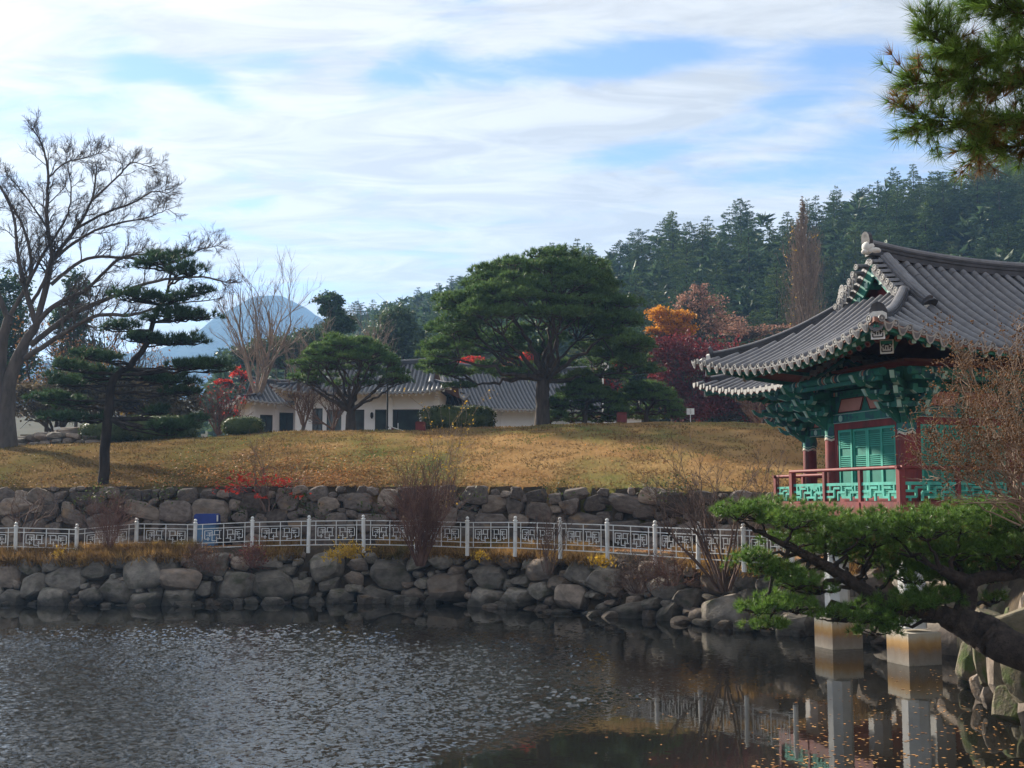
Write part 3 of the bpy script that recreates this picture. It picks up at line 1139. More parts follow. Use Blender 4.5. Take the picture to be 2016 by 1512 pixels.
def drip_mesh(w=.122, h=.205):
    """hanging tongue tile facing -y"""
    g = Geo()
    poly = [(-w, .035), (-w, -.03), (-w * .8, -.09), (-w * .4, -h * .85), (0, -h), (w * .4, -h * .85), (w * .8, -.09), (w, -.03), (w, .035), (w * .5, -.015), (0, -.03), (-w * .5, -.015)]
    g.prism(poly, (0, -.03, 0), (1, 0, 0), (0, -.22, 1), (0, .03, 0), 0)
    inner = [(-w * .6, -.04), (-w * .3, -h * .7), (0, -h * .8), (w * .3, -h * .7), (w * .6, -.04), (0, -.06)]
    g.prism(inner, (0, -.048, 0), (1, 0, 0), (0, -.22, 1), (0, .008, 0), 1)
    return g.mesh('drip_tile', [MT['tile_end'], MT['tile']])


TILE, DISC, DRIP = tile_mesh(), disc_mesh(), drip_mesh()


def lay(g, me_v, me_f, m4, mi=0, smooth=True):
    v = me_v @ m4[:3, :3].T + m4[:3, 3]
    g.add(v, me_f, mi, smooth)


RIDGE = np.array([(-.15, -.05), (-.15, .07), (-.12, .07), (-.12, .10), (-.145, .10), (-.145, .16), (-.115, .16), (-.115, .19), (-.13, .19), (-.13, .24), (-.09, .24), (-.085, .29), (-.05, .335), (0, .35),
                  (.05, .335), (.085, .29), (.09, .24), (.13, .24), (.13, .19), (.115, .19), (.115, .16), (.145, .16), (.145, .10), (.12, .10), (.12, .07), (.15, .07), (.15, -.05)])


CAP = np.array([(-.095, .235), (-.09, .30), (-.055, .345), (0, .36), (.055, .345), (.09, .30), (.095, .235)])


def build_roof(R, root, off, sp, tiles_on, name='roof', mats=('tile', 'tile_dark'), ends=True):
    """tiles_on: (side, lo, hi) strips whose tiles are laid one by one"""
    off = np.asarray(off, float)
    loc = lambda p: p + off
    g = Geo()
    R.sheet(g, 0.0, 0)
    R.sheet(g, -.10, 1)
    for side in 'FBLR':                                           # closing edge between tile bed and soffit
        lo, hi = R.ext(side)
        a = np.linspace(lo, hi, 40)
        g.grid(np.stack([R.pt(side, a, 0 * a, 0), R.pt(side, a, 0 * a, -.10)], 0), 1, False)
    g.v = [v + off for v in g.v]
    roof = g.build(name, [MT['tile_dark'], MT['soffit']], root)
    stuff = Geo()
    cand, ndisc = [], 0
    step = .33
    for side in 'FBLR':
        aa, st = R.rows(side, sp)
        for a in aa:
            wm_ = R.wmax(side, a)
            if wm_ < .1:
                continue
            single = any(side == s_ and lo <= a <= hi for s_, lo, hi in tiles_on)
            n, ex, ey = R.nrm(side, a, 0.0)
            if single:
                k = int(np.ceil((wm_ - .02) / step))
                for i in range(k):
                    w = i * step
                    n_, _, ey_ = R.nrm(side, a, w + .12)
                    p = R.pt(side, a, w, .0)
                    if i == k - 1 and wm_ - w < step * .6:
                        continue
                    exx = unit(np.cross(ey_, n_))
                    cand.append((p, exx, ey_, n_))
            else:
                ws = np.linspace(0, wm_, 9)
                path = R.pt(side, a, ws, .0)
                prof = np.array([(c * .085, s_ * .085) for c, s_ in HALF])
                g2 = Geo()
                stuff.sweep(loc(path), prof, 0, True, True)
            if ends and single:
                out = -unit(np.array([ey[0], ey[1], 0.0]))
                p = R.pt(side, a, 0.0, .015)
                ex_ = unit(np.cross(-out, (0, 0, 1)))
                inst('end_tile', DISC, roof, frame(loc(p), ex_, -out, (0, 0, 1)))
                q = R.pt(side, a + st / 2, 0.0, .0)
                inst('drip_tile', DRIP, roof, frame(loc(q), ex_, -out, (0, 0, 1)))
                ndisc += 2
            elif ends:
                p = loc(R.pt(side, a, 0.0, .015))
                out = -unit(np.array([ey[0], ey[1], 0.0]))
                ex_ = unit(np.cross(-out, (0, 0, 1)))
                q = loc(R.pt(side, a + st / 2, 0.0, 0))
                stuff.prism([(-.11, .03), (-.09, -.08), (0, -.15), (.09, -.08), (.11, .03)], q + out * .02, ex_, (0, 0, 1), out * .03, 1)
                stuff.prism([(.08 * math.cos(t), .08 * math.sin(t)) for t in np.linspace(0, 6.28, 9)[:-1]], p + out * .02, ex_, (0, 0, 1), out * .03, 1)
    cand.sort(key=lambda c: (loc(c[0])[1] * .93 + loc(c[0])[0] * .25))
    for c in cand[:298]:
        inst('roof_tile', TILE, roof, frame(loc(c[0]), *c[1:]))
    tv = np.array([v.co[:] for v in TILE.vertices])
    tf = np.array([list(p.vertices) for p in TILE.polygons if len(p.vertices) == 4])
    for c in cand[298:]:
        lay(stuff, tv, tf, frame(loc(c[0]), *c[1:]))
    if stuff.n:
        tag(stuff.build('tile_rows', [MT['tile'], MT['tile_end']], roof), kind='stuff')
    return roof


def ridge_path(R, n=28):
    x = np.linspace(-R.gx - .12, R.LX + R.gx + .12, n)
    p = np.stack([R.pt('F', q, R.W) for q in np.clip(x, -R.gx, R.LX + R.gx)])
    p[:, 0], p[:, 1] = x, R.cy
    p[:, 2] += .05 * (np.abs(x - R.cx) / (R.LX / 2)) ** 6
    return p


def ridges(R, root, off, fancy=True, scale=1.0, sides=('L', 'R')):
    off = np.asarray(off, float)
    g = Geo()
    g.sweep(ridge_path(R) + off, RIDGE * scale, 0)
    rid = g.build('main_ridge', MT['tile_dark'], root)  # dark tile puts the shade on the ridge flanks into the colour
    g = Geo()
    g.sweep(ridge_path(R) + off, CAP * scale, 0)
    g.build('ridge_cap', MT['tile'], rid)
    for sx in (0, 1):
        x0 = -R.gx + .17 if sx == 0 else R.LX + R.gx - .17
        sg = -1 if sx == 0 else 1
        for side in 'FB':
            ws = np.linspace(R.W - .16, R.wg - .55, 14)
            p = np.stack([R.pt(side, x0, w) for w in ws]) + off
            g = Geo()
            g.sweep(p, RIDGE * (1.15, .80) * scale, 0)
            e = p[-1]
            dr = unit(p[-1] - p[-3])
            b = g.build('descending_ridge', MT['tile'], root)
            if fancy:
                g2 = Geo()                                        # dark arched end plate
                s_ = np.array([1.0, 0, 0])
                u = unit(np.cross(s_, dr))
                u = u if u[2] > 0 else -u
                arch = [(-.17, -.03), (-.17, .14), (-.12, .26), (0, .31), (.12, .26), (.17, .14), (.17, -.03)]
                g2.prism(arch, e + dr * .03, s_, unit(u * .9 + dr * .45), dr * .05)
                g2.build('ridge_end_plate', MT['tile_dark'], b)
                g3 = Geo()
                g3.prism([(-.14, -.05), (-.14, .05), (0, .09), (.14, .05), (.14, -.05)], e + dr * .09, s_, u, dr * .10)
                g3.build('mortar', MT['mortar'], b)
                # curved gutter tiles hooking round the foot of the gable
                t = np.linspace(0, 1, 9)
                y_ = e[1] + (.10 if side == 'F' else -.10)
                pth = np.stack([e[0] + sg * (.05 + .62 * t), y_ + (.42 if side == 'F' else -.42) * (t ** 1.7), e[2] - .02 - .16 * t + .17 * t * t], -1)
                g4 = Geo()
                g4.tube(pth, .085 * (1 - .25 * t), 8)
                g4.tube(pth - (0, 0, .14), .06, 6)
                g4.build('hook_tile', MT['tile'], b)
            # hip ridge
            ws = np.linspace(R.wg - .12, .34, 14)
            p = np.stack([R.pt(side, (-R.o + w) if sx == 0 else (R.LX + R.o - w), w) for w in ws]) + off
            g = Geo()
            g.sweep(p, RIDGE * (.85, .58) * scale, 0)
            hp = g.build('hip_ridge', MT['tile_dark'], root)
            g = Geo()
            g.sweep(p, CAP * (.85, .58) * scale, 0)
            g.build('ridge_cap', MT['tile'], hp)
            if fancy:
                e, dr = p[-1], unit(p[-1] - p[-3])
                s_ = unit(np.cross(dr, (0, 0, 1)))
                g2 = Geo()
                g2.prism([(-.18, .0), (-.18, .16), (-.12, .30), (0, .36), (.12, .30), (.18, .16), (.18, .0)], e + dr * .03, s_, unit((dr[0] * .3, dr[1] * .3, 1)), dr * .05)
                g2.build('ridge_end_plate', MT['tile_dark'], hp)
                g3 = Geo()
                g3.prism([(-.17, -.02), (-.17, .10), (-.09, .15), (.09, .15), (.17, .10), (.17, -.02)], e + dr * .12, s_, (0, 0, 1), dr * .13)
                g3.build('mortar', MT['mortar'], hp)
                g4 = Geo()
                q = e + dr * .26 - (0, 0, .06)
                g4.prism([(.11 * math.cos(t), .10 * math.sin(t)) for t in np.linspace(0, 6.28, 13)[:-1]], q, s_, (0, 0, 1), dr * .30)
                g4.prism([(-.17, -.02), (-.12, -.13), (0, -.18), (.12, -.13), (.17, -.02)], q + dr * .10 - (0, 0, .04), s_, (0, 0, 1), dr * .04)
                g4.build('corner_tile', MT['tile'], hp)
        if fancy:
            # ornament on the ridge end with its mortar bed
            pe = ridge_path(R)[0 if sx == 0 else -1] + off
            g = Geo()
            g.prism([(-.13, .0), (-.17, .16), (-.155, .28), (-.09, .36), (.0, .385), (.09, .36), (.155, .28), (.17, .16), (.13, .0)], pe + (sg * .02, 0, .16), (0, 1, 0), unit((sg * .10, 0, 1)), (.10, 0, 0))
            g.prism([(.06 * math.cos(t), .075 * math.sin(t)) for t in np.linspace(0, 6.28, 13)[:-1]], pe + (sg * .08, 0, .40), (0, 1, 0), unit((sg * .18, 0, 1)), (.03, 0, 0))
            orn = g.build('ridge_ornament', MT['tile_dark'], rid)
            g = Geo()
            v, f = ICO2
            g.add(v * (.16, .17, .15) + pe + (sg * .01, 0, .16), f, 0, True)
            g.add(v * (.20, .25, .10) + pe + (-sg * .10, 0, .06), f, 0, True)
            g.add(v * (.10, .09, .07) + pe + (sg * .10, 0, .04), f, 0, True)
            g.build('mortar', MT['mortar'], rid)
    return rid


# ------------------------------------------------------------------ the pavilion
PA = math.radians(-17.6)
EX, EY = np.array([math.cos(PA), -math.sin(PA)]), np.array([math.sin(PA), math.cos(PA)])
_blk = onz(1790, 1312, 0.0)[:2]
C1 = _blk + EX * .43 + EY * .40
pav = thing('pavilion', 'green and red wooden pavilion with grey tiled roof standing on stone piers in the pond', 'pavilion', (C1[0], C1[1], 0), rz=-PA)
LX, LY, OV = 9.0, 3.0, 2.35
ZF = 3.62
R1 = Roof(LX, LY, OV, 6.89, 2.50)
OFF2 = (2.8, 5.4, 0)
R2 = Roof(9.0, 3.2, OV, 6.89, 2.50)


def eave_timber(R, off, root, vis):
    """rafters, flying rafters, boards; vis: (side, lo, hi)"""
    off = np.asarray(off, float)
    g = Geo()
    for side in 'FBLR':
        lo, hi = R.ext(side)
        for w, dz, hh, tk in ((.10, -.155, .09, .07), (.72, -.25, .09, .09)):
            p = np.stack([R.pt(side, q, w, dz) for q in np.linspace(lo + w, hi - w, 50)]) + off
            g.sweep(p, [(-tk / 2, -hh / 2), (tk / 2, -hh / 2), (tk / 2, hh / 2), (-tk / 2, hh / 2)], 0)
    g.build('eave_board', MT['green'], root)
    rnd, ends = Geo(), None
    a = np.linspace(0, 2 * np.pi, 9)[:-1]
    # unit rafters along +y, from y=0 (outer end) inwards
    gr = Geo()
    gr.tube([(0, 0, 0), (0, 1, 0)], .075, 8, 0, False)
    gr.prism([(.075 * math.cos(t), .075 * math.sin(t)) for t in a], (0, -.002, 0), (1, 0, 0), (0, 0, 1), (0, .006, 0), 1)
    gr.prism([(.04 * math.cos(t), .04 * math.sin(t)) for t in a], (0, -.008, 0), (1, 0, 0), (0, 0, 1), (0, .006, 0), 2)
    RAF = gr.mesh('rafter', [MT['green'], MT['wood_end'], MT['maroon']])
    gs = Geo()
    gs.box((0, .5, 0), (.095, 1, .11))
    gs.box((0, -.004, 0), (.085, .008, .10), 1)
    FLY = gs.mesh('flying_rafter', [MT['green'], MT['green_pale']])
    for side, lo_, hi_ in vis:
        lo, hi = R.ext(side)
        L_ = LY_ = (R.LX if side in 'FB' else R.LY)
        n = int((hi - lo) / .37)
        for q in lo + .35 + (hi - lo - .7) * np.arange(n + 1) / n:
            if not lo_ <= q <= hi_:
                continue
            inner = min(max(q, .12 + (q + R.o) * .05), L_ - .12)
            for nm, me, w0, dz0, w1, dz1, sx in (('rafter', RAF, .74, -.36, R.o + .25, -.30, 1.0), ('flying_rafter', FLY, .16, -.24, 1.25, -.20, 1.0)):
                e = min(q - lo, hi - q)
                if e < w0 + .05:
                    w0_ = max(e - .05, .12)
                else:
                    w0_ = w0
                while True:
                    k = (w1 - w0_) / (R.o + .25)
                    qi = q + (inner - q) * min(1, k)
                    if w1 <= min(qi - lo, hi - qi) + .05 or w1 < w0_ + .2:
                        break
                    w1 -= .06
                p0, p1 = R.pt(side, q, w0_, dz0), R.pt(side, qi, w1, dz1)
                y_ = p1 - p0
                ly = np.linalg.norm(y_)
                y_ = y_ / ly
                x_ = unit(np.cross(y_, (0, 0, 1)))
                z_ = np.cross(x_, y_)
                inst(nm, me, root, frame(p0 + off, x_, y_ * ly, z_))


def corner_beam(R, off, root, cx, cy, sx, sy):
    """diagonal hip rafter in two layers with fretted white end plates"""
    off = np.asarray(off, float)
    d = np.array([sx, sy, 0]) / math.sqrt(2)
    side = 'F' if sy < 0 else 'B'
    for w0, dz, hh, ww in ((.22, -.30, .26, .22), (.85, -.62, .26, .24)):
        a = -R.o + w0 if sx < 0 else R.LX + R.o - w0
        p0 = R.pt(side, a, w0, dz) + off
        a1 = .1 if sx < 0 else R.LX - .1
        p1 = R.pt(side, a1, R.o + .1, -.45) + off
        g = Geo()
        g.bar(p0, p1, ww, hh)
        s_ = unit(np.cross(d, (0, 0, 1)))
        # scroll on the cheek
        ob = g.build('corner_beam', MT['green'], root)
        g = Geo()
        f = p0 + d * .012
        g.prism([(-.14, -.15), (.14, -.15), (.14, .15), (-.14, .15)], f, s_, (0, 0, 1), d * .02, 0)
        q = f + d * .014
        for x0, z0, x1, z1 in ((-.1, .09, -.02, .09), (.02, .09, .1, .09), (-.1, .09, -.1, .02), (.1, .09, .1, .02), (-.1, -.1, .1, -.1), (-.1, -.1, -.1, -.03), (.1, -.1, .1, -.03), (-.05, .04, .05, .04),
                               (-.05, .04, -.05, -.05), (.05, .04, .05, -.05), (0, .0, 0, -.06), (-.1, -.0, -.06, -.0), (.06, 0, .1, 0)):
            c = q + s_ * (x0 + x1) / 2 + np.array([0, 0, (z0 + z1) / 2])
            w_, h_ = max(abs(x1 - x0), .022), max(abs(z1 - z0), .022)
            g.prism([(-w_ / 2, -h_ / 2), (w_ / 2, -h_ / 2), (w_ / 2, h_ / 2), (-w_ / 2, h_ / 2)], c, s_, (0, 0, 1), d * .012, 1)
        g.build('end_plate', [MT['white'], MT['black']], ob)


def gable(R, off, root, sx):
    off = np.asarray(off, float)
    x = -R.gx + .40 if sx < 0 else R.LX + R.gx - .40
    xe = -R.gx if sx < 0 else R.LX + R.gx
    zt = R.pt('F', 0 if sx < 0 else R.LX, R.W)[2] - .12
    zb = R.pt('L', R.cy, R.wg)[2] - .15
    g = Geo()
    hw = R.W - R.wg + .15
    g.prism([(-hw, zb), (hw, zb), (0, zt)], np.array([x, R.cy, 0]) + off, (0, 1, 0), (0, 0, 1), (.05, 0, 0))
    gb = g.build('gable_wall', MT['maroon'], root)
    for y_, z_ in ((-.30, .42), (-.62, .10), (.30, .42), (.62, .10), (0, .66)):
        g = Geo()
        g.bar(np.array([x, R.cy + y_, zb + .12 + z_]) + off, np.array([x + sx * .42, R.cy + y_, zb + .12 + z_]) + off, .14, .16)
        g.box(np.array([x + sx * .425, R.cy + y_, zb + .12 + z_]) + off, (.01, .12, .14), 1)
        g.build('purlin_end', [MT['green'], MT['green_pale']], gb)
    for side in 'FB':
        ws = np.linspace(R.wg - .25, R.W - .02, 12)
        p = np.stack([R.pt(side, xe, w, -.10) for w in ws]) + off
        p[:, 0] = xe + off[0] - sx * .03
        g = Geo()
        g.sweep(p, [(-.03, -.30), (.03, -.30), (.03, .0), (-.03, .0)], 0, side=(1 if side == 'F' else -1, 0, 0))
        g.build('barge_board', MT['green'], root)
        n = 7
        for i, w in enumerate(np.linspace(R.wg - .05, R.W - .30, n)):
            p = R.pt(side, xe, w, .03) + off
            q = R.pt(side, xe, w + .14, .0) + off
            dn = R.pt(side, xe, w - .06, .03) + off
            yy = unit(dn - p)
            t4 = frame((xe + off[0] + sx * .26, p[1], p[2]), np.array([0, -sx * 1.0, 0]), (-sx * 1.25, 0, .22), (0, 0, 1))
            inst('verge_tile', TILE, root, t4)
            inst('verge_end_tile', DISC, root, frame((xe + off[0] + sx * .27, p[1], p[2] + .02), (0, -sx * 1.0, 0), (-sx, 0, 0), (0, 0, 1)))
            if i:
                mid = (R.pt(side, xe, w - .14, .0)) + off
                inst('verge_drip_tile', DRIP, root, frame((xe + off[0] + sx * .24, mid[1], mid[2] + .01), (0, -sx * 1.0, 0), (-sx, 0, 0), (0, 0, 1)))


def column(x, y, root, off=(0, 0, 0), rad=.205, zt=5.58):
    g = Geo()
    o = np.array([x, y, 0]) + off
    g.tube([o + (0, 0, ZF), o + (0, 0, 4.4), o + (0, 0, 5.16)], [rad * 1.04, rad * 1.0, rad * .96], 18)
    c = g.build('column', MT['maroon'], root)
    g = Geo()
    a = np.linspace(0, 2 * np.pi, 33)
    r = rad * .975
    zz = 5.16 + .06 * np.abs(((np.arange(33) % 8) / 4.0) - 1)
    lo_ = np.stack([r * np.cos(a), r * np.sin(a), zz], -1) + o
    up_ = np.stack([r * np.cos(a), r * np.sin(a), 0 * zz + zt], -1) + o
    g.grid(np.stack([lo_, up_]), 0, True, flip=True)
    g.prism([(r * math.cos(t), r * math.sin(t)) for t in a[:-1]], o + (0, 0, zt), (1, 0, 0), (0, 1, 0), (0, 0, .01), 0)
    cap = g.build('painted_capital', MT['green'], c)
    g = Geo()
    ring = lambda dz, k: np.stack([r * k * np.cos(a), r * k * np.sin(a), zz + dz], -1) + o
    g.grid(np.stack([ring(-.03, 1.03), ring(.025, 1.03)]), 0, True, flip=True)
    g.grid(np.stack([ring(.06, 1.01), ring(.085, 1.01)]), 1, True, flip=True)
    for k in range(4):                                            # blue cartouches under the head
        t = (k + .5) * math.pi / 2
        c_, s_ = math.cos(t), math.sin(t)
        g.prism([(-.08, -.14), (-.05, .05), (0, .1), (.05, .05), (.08, -.14)], o + (c_ * r * 1.0, s_ * r * 1.0, 5.42), (-s_, c_, 0), (0, 0, 1), (c_ * .03, s_ * .03, 0), 2)
    g.build('painted_band', [MT['cream'], MT['green_pale'], MT['blue']], c)
    return c


def bracket(x, y, dirs, root, off=(0, 0, 0)):
    """stepped bracket set on a column head; dirs: outward plan directions"""
    g, gw = Geo(), Geo()
    o = np.array([x, y, 0]) + off
    g.box(o + (0, 0, 5.68), (.36, .36, .2))
    g.box(o + (0, 0, 6.25), (.26, .26, .95))
    tiers = ((5.70, .50, .17), (5.98, .82, .17), (6.28, 1.14, .18))
    for dx, dy in dirs:
        d = unit(np.array([dx, dy, 0.0]))
        s = np.array([-d[1], d[0], 0])
        dg = 1.28 if abs(dx) > .1 and abs(dy) > .1 else 1.0
        for z, ln, h in tiers:
            ln *= dg
            poly = [(0, -h / 2), (ln * .62, -h / 2), (ln * .80, -h * .35), (ln * .95, 0), (ln, h * .3), (ln, h / 2), (0, h / 2)]
            g.prism(poly, o + (0, 0, z), d, (0, 0, 1), s * .12)
            gw.prism([(ln, h * .28), (ln + .012, h * .28), (ln + .012, h / 2), (ln, h / 2)], o + (0, 0, z), d, (0, 0, 1), s * .124)
            gw.prism([(ln * .80, -h * .36 - .014), (ln * .95, -.014), (ln * .95, .004), (ln * .80, -h * .36 + .004)], o + (0, 0, z), d, (0, 0, 1), s * .124)
            # beak blade
            q = o + d * (ln - .05) + (0, 0, z + .02)
            g.prism([(0, -.06), (.12, -.075), (.26, .02), (.36, .17), (.30, .17), (.18, .07), (0, .06)], q, d, (0, 0, 1), s * .09)
            gw.prism([(.26, .006), (.285, .012), (.385, .17), (.345, .17)], q, d, (0, 0, 1), s * .094)
            # small bearing block and cross arm
            c = o + d * (ln - .10) + (0, 0, z + h / 2 + .055)
            if abs(dx) < .1 or abs(dy) < .1:
                g.prism([(-.36, .05), (-.36, -.01), (-.27, -.075), (.27, -.075), (.36, -.01), (.36, .05)], c, s, (0, 0, 1), d * .10)
                for e in (-1, 1):
                    gw.prism([(e * .27, -.09), (e * .275, -.072), (e * .365, -.008), (e * .378, -.012)], c, s, (0, 0, 1), d * .104)
                    g.box(c + s * e * .30 + (0, 0, .09), (.13, .13, .08))
            g.box(c + (0, 0, .0), (.15, .15, .09))
            gw.box(c + d * .078, (.06 if abs(d[0]) < .5 else .012, .06 if abs(d[1]) < .5 else .012, .075))
        # curled tongue under the whole set
        t = np.linspace(0, 1, 8)
        pts = np.stack([o[0] + d[0] * (.16 + .42 * t ** 1.5), o[1] + d[1] * (.16 + .42 * t ** 1.5), 5.42 + .34 * t], -1)
        gw.tube(pts, .014, 5)
        g.prism([(.1, 5.40 - 5.6), (.22, -.18), (.40, -.04), (.58, .12), (.1, .12)], o + (0, 0, 5.6), d, (0, 0, 1), s * .11)
    b = g.build('bracket', MT['green'], root)
    tag(gw.build('bracket_edging', MT['green_pale'], b), kind='stuff')


def wall_bay(p0, p1, out, root, doors=True, top=True):
    """timber bay between two columns: sill, lintel, painted beam, salmon panels, four louvred shutters"""
    p0, p1, out = np.asarray(p0, float), np.asarray(p1, float), np.asarray(out, float)
    t = unit(p1 - p0)
    L_ = np.linalg.norm(p1 - p0)
    up = np.array([0, 0, 1.0])
    at = lambda u, z, d=0.0: p0 + t * u + up * z + out * d

    def boxat(g, u0, u1, z0, z1, d0, d1, mi=0):
        g.prism([(u0, z0), (u1, z0), (u1, z1), (u0, z1)], p0 + out * (d0 + d1) / 2, t, up, out * (d1 - d0), mi)
    a, b = .19, L_ - .19
    if top:
        g = Geo()
        boxat(g, a, b, 5.57, 5.79, -.10, .10)
        bm_ = g.build('tie_beam', MT['green'], root)
        g = Geo()
        for u0 in (a + .03, b - .63):
            boxat(g, u0, u0 + .60, 5.585, 5.775, .10, .106, 0)
            for k in range(3):
                c = at(u0 + .12 + k * .18, 5.68, .108)
                g.prism([(.085 * math.cos(q), .085 * math.sin(q)) for q in np.linspace(0, 6.28, 11)[:-1]], c, t, up, out * .008, 1 + k % 2)
        boxat(g, a, b, 5.565, 5.58, .10, .107, 2)
        boxat(g, a, b, 5.78, 5.795, .10, .107, 2)
        g.build('beam_painting', [MT['blue'], MT['green'], MT['green_pale']], bm_)
        # sloping salmon panels with green frames
        n_ = 2
        for k in range(n_):
            u0, u1 = a + .12 + k * (b - a - .24) / n_ + .05, a + .12 + (k + 1) * (b - a - .24) / n_ - .05
            g = Geo()
            c = [(u0, 5.84), (u1 - (.16 if k == 0 else 0), 5.84), (u1, 6.16), (u0 + .16, 6.16)] if k == 0 else [(u0 + .16, 5.84), (u1, 5.84), (u1 - .16, 6.16), (u0, 6.16)]
            g.prism(c, p0 + out * .05, t, up, out * .03)
            pn = g.build('frieze_panel', MT['salmon'], root)
            g = Geo()
            for i in range(4):
                q0, q1 = c[i], c[(i + 1) % 4]
                g.bar(at(*q0, .068), at(*q1, .068), .012, .02)
            g.build('panel_outline', MT['red_paint'], pn)
        g = Geo()
        boxat(g, a, b, 5.79, 6.24, -.03, .03)
        g.build('frieze_board', MT['green'], root)
        g = Geo()
        boxat(g, 0, L_, 6.24, 6.36, -.09, .09)
        boxat(g, 0, L_, 6.40, 6.46, -.07, .12)
        boxat(g, 0, L_, 6.46, 6.72, -.09, .07)
        g.build('plate_beam', MT['green'], root)
        g = Geo()
        g.tube([p0 - t * .6 + up * 6.52 + out * 1.0, p1 + t * .6 + up * 6.52 + out * 1.0], .10, 10)
        boxat(g, -.5, L_ + .5, 6.33, 6.42, .94, 1.06)
        pu = g.build('eave_purlin', MT['green'], root)
        g = Geo()
        for q, (sg_, u_) in enumerate(((1, -.1), (-1, L_ + .1), (1, L_ * .36), (-1, L_ * .64))):
            for k in range(4):
                c0 = p0 + t * (u_ + sg_ * k * .09) + up * 6.52 + out * 1.0
                g.tube([c0, c0 + t * .05], .106, 10, k % 3)
                if q < 2:
                    boxat(g, u_ + sg_ * (k * .1 + .25) - .03, u_ + sg_ * (k * .1 + .25) + .03, 6.25, 6.35, .09, .097, (k + 1) % 3)
        tag(g.build('beam_painting', [MT['green_pale'], MT['blue'], MT['salmon']], pu), kind='stuff')
    if not doors:
        return
    g = Geo()
    boxat(g, a, b, 5.40, 5.565, -.07, .08)
    boxat(g, a, a + .13, ZF, 5.40, -.07, .08)
    boxat(g, b - .13, b, ZF, 5.40, -.07, .08)
    boxat(g, a, b, ZF, ZF + .12, -.07, .08)
    g.build('door_frame', MT['maroon'], root)
    u0, u1 = a + .135, b - .135
    w = (u1 - u0) / 4
    for k in range(4):
        x0, x1 = u0 + k * w + .004, u0 + (k + 1) * w - .004
        dd = .035 if k in (0, 3) else .0
        g = Geo()
        z0, z1 = ZF + .125, 5.395
        fr = .06
        boxat(g, x0, x0 + fr, z0, z1, dd - .02, dd + .03)
        boxat(g, x1 - fr, x1, z0, z1, dd - .02, dd + .03)
        boxat(g, x0 + fr, x1 - fr, z1 - fr, z1, dd - .02, dd + .03)
        boxat(g, x0 + fr, x1 - fr, z0, z0 + fr, dd - .02, dd + .03)
        sh = g.build('shutter', MT['door_frame'], root)
        g = Geo()
        boxat(g, x0 + fr, x1 - fr, z0 + fr, z1 - fr, dd - .02, dd + .0)
        g.build('shutter_panel', MT['door'], sh)
        g = Geo()
        for c0, m_ in ((z0 + .20, 6), (z0 + .82, 8), (z1 - .30, 7)):
            for i in range(m_):
                zc = c0 + (i - m_ / 2 + .5) * .047
                g.box(at((x0 + x1) / 2, zc, dd + .012), np.abs(t) * (x1 - x0 - 2 * fr) + np.abs(out) * .02 + up * .02)
        tag(g.build('louvres', MT['door_frame'], sh), kind='stuff')


FRET = [(0, .55, .24, .55), (.12, .55, .12, .95), (.24, .2, .24, .75), (.24, .75, .42, .75), (0, .22, .24, .22), (.36, 0, .36, .5), (.36, .5, .60, .5), (.48, .5, .48, .95), (.60, .2, .60, .75), (.60, .75, .80, .75),
        (.48, .2, .74, .2), (.74, 0, .74, .5), (.74, .5, 1, .5), (.88, .5, .88, .95), (.88, .2, 1, .2), (.12, .0, .12, .22)]


def railing(pts, outs, root, nseg):
    """posts, round handrail, teal fretwork, maroon floor beam along plan points"""
    for (p0, p1), out, n in zip(zip(pts[:-1], pts[1:]), outs, nseg):
        p0, p1, out = (np.array([*q, 0.0]) for q in (p0, p1, out))
        t, L_ = unit(p1 - p0), np.linalg.norm(p1 - p0)
        up = np.array([0, 0, 1.0])
        g = Geo()
        g.bar(p0 + up * (ZF - .17), p1 + up * (ZF - .17), .16, .34)
        g.build('floor_beam', MT['maroon'], root)
        g = Geo()
        g.tube([p0 + up * (ZF + .76) - t * .12, p1 + up * (ZF + .76) + t * .12], .045, 8)
        g.build('handrail', MT['maroon'], root)
        for k in range(n + 1):
            q = p0 + t * L_ * k / n
            end = k in (0, n)
            g = Geo()
            s = .13 if end else .09
            zb = ZF - .42 if end else ZF - .0
            g.box(q + up * ((zb + ZF + .72) / 2) + out * .012, (s, s, ZF + .72 - zb), 0, np.stack([t, out, up], 1))
            if not end:
                g.box(q + up * (ZF - .17) + out * .085, (s, .03, .30), 0, np.stack([t, out, up], 1))
            if k == n and p1 is not None and L_ > 0 and end and out[0] > -.5 and k == n and n != 3:
                pass
            g.build('rail_post', MT['maroon'], root)
        for k in range(n):
            q0, w = p0 + t * (L_ * k / n + .06), L_ / n - .12
            g = Geo()
            hh = .40
            for x0, z0, x1, z1 in FRET + [(0, .97, 1, .97)]:
                th = .055 if z0 != .97 else .07
                c = q0 + t * w * (x0 + x1) / 2 + up * (ZF + .02 + hh * (z0 + z1) / 2)
                g.box(c, (max(abs(x1 - x0) * w, .05), .05 if z0 == z1 else .046, max(abs(z1 - z0) * hh, th)), 0, np.stack([t, out, up], 1))
            g.build('fretwork_panel', MT['teal'], root)


PF = .74
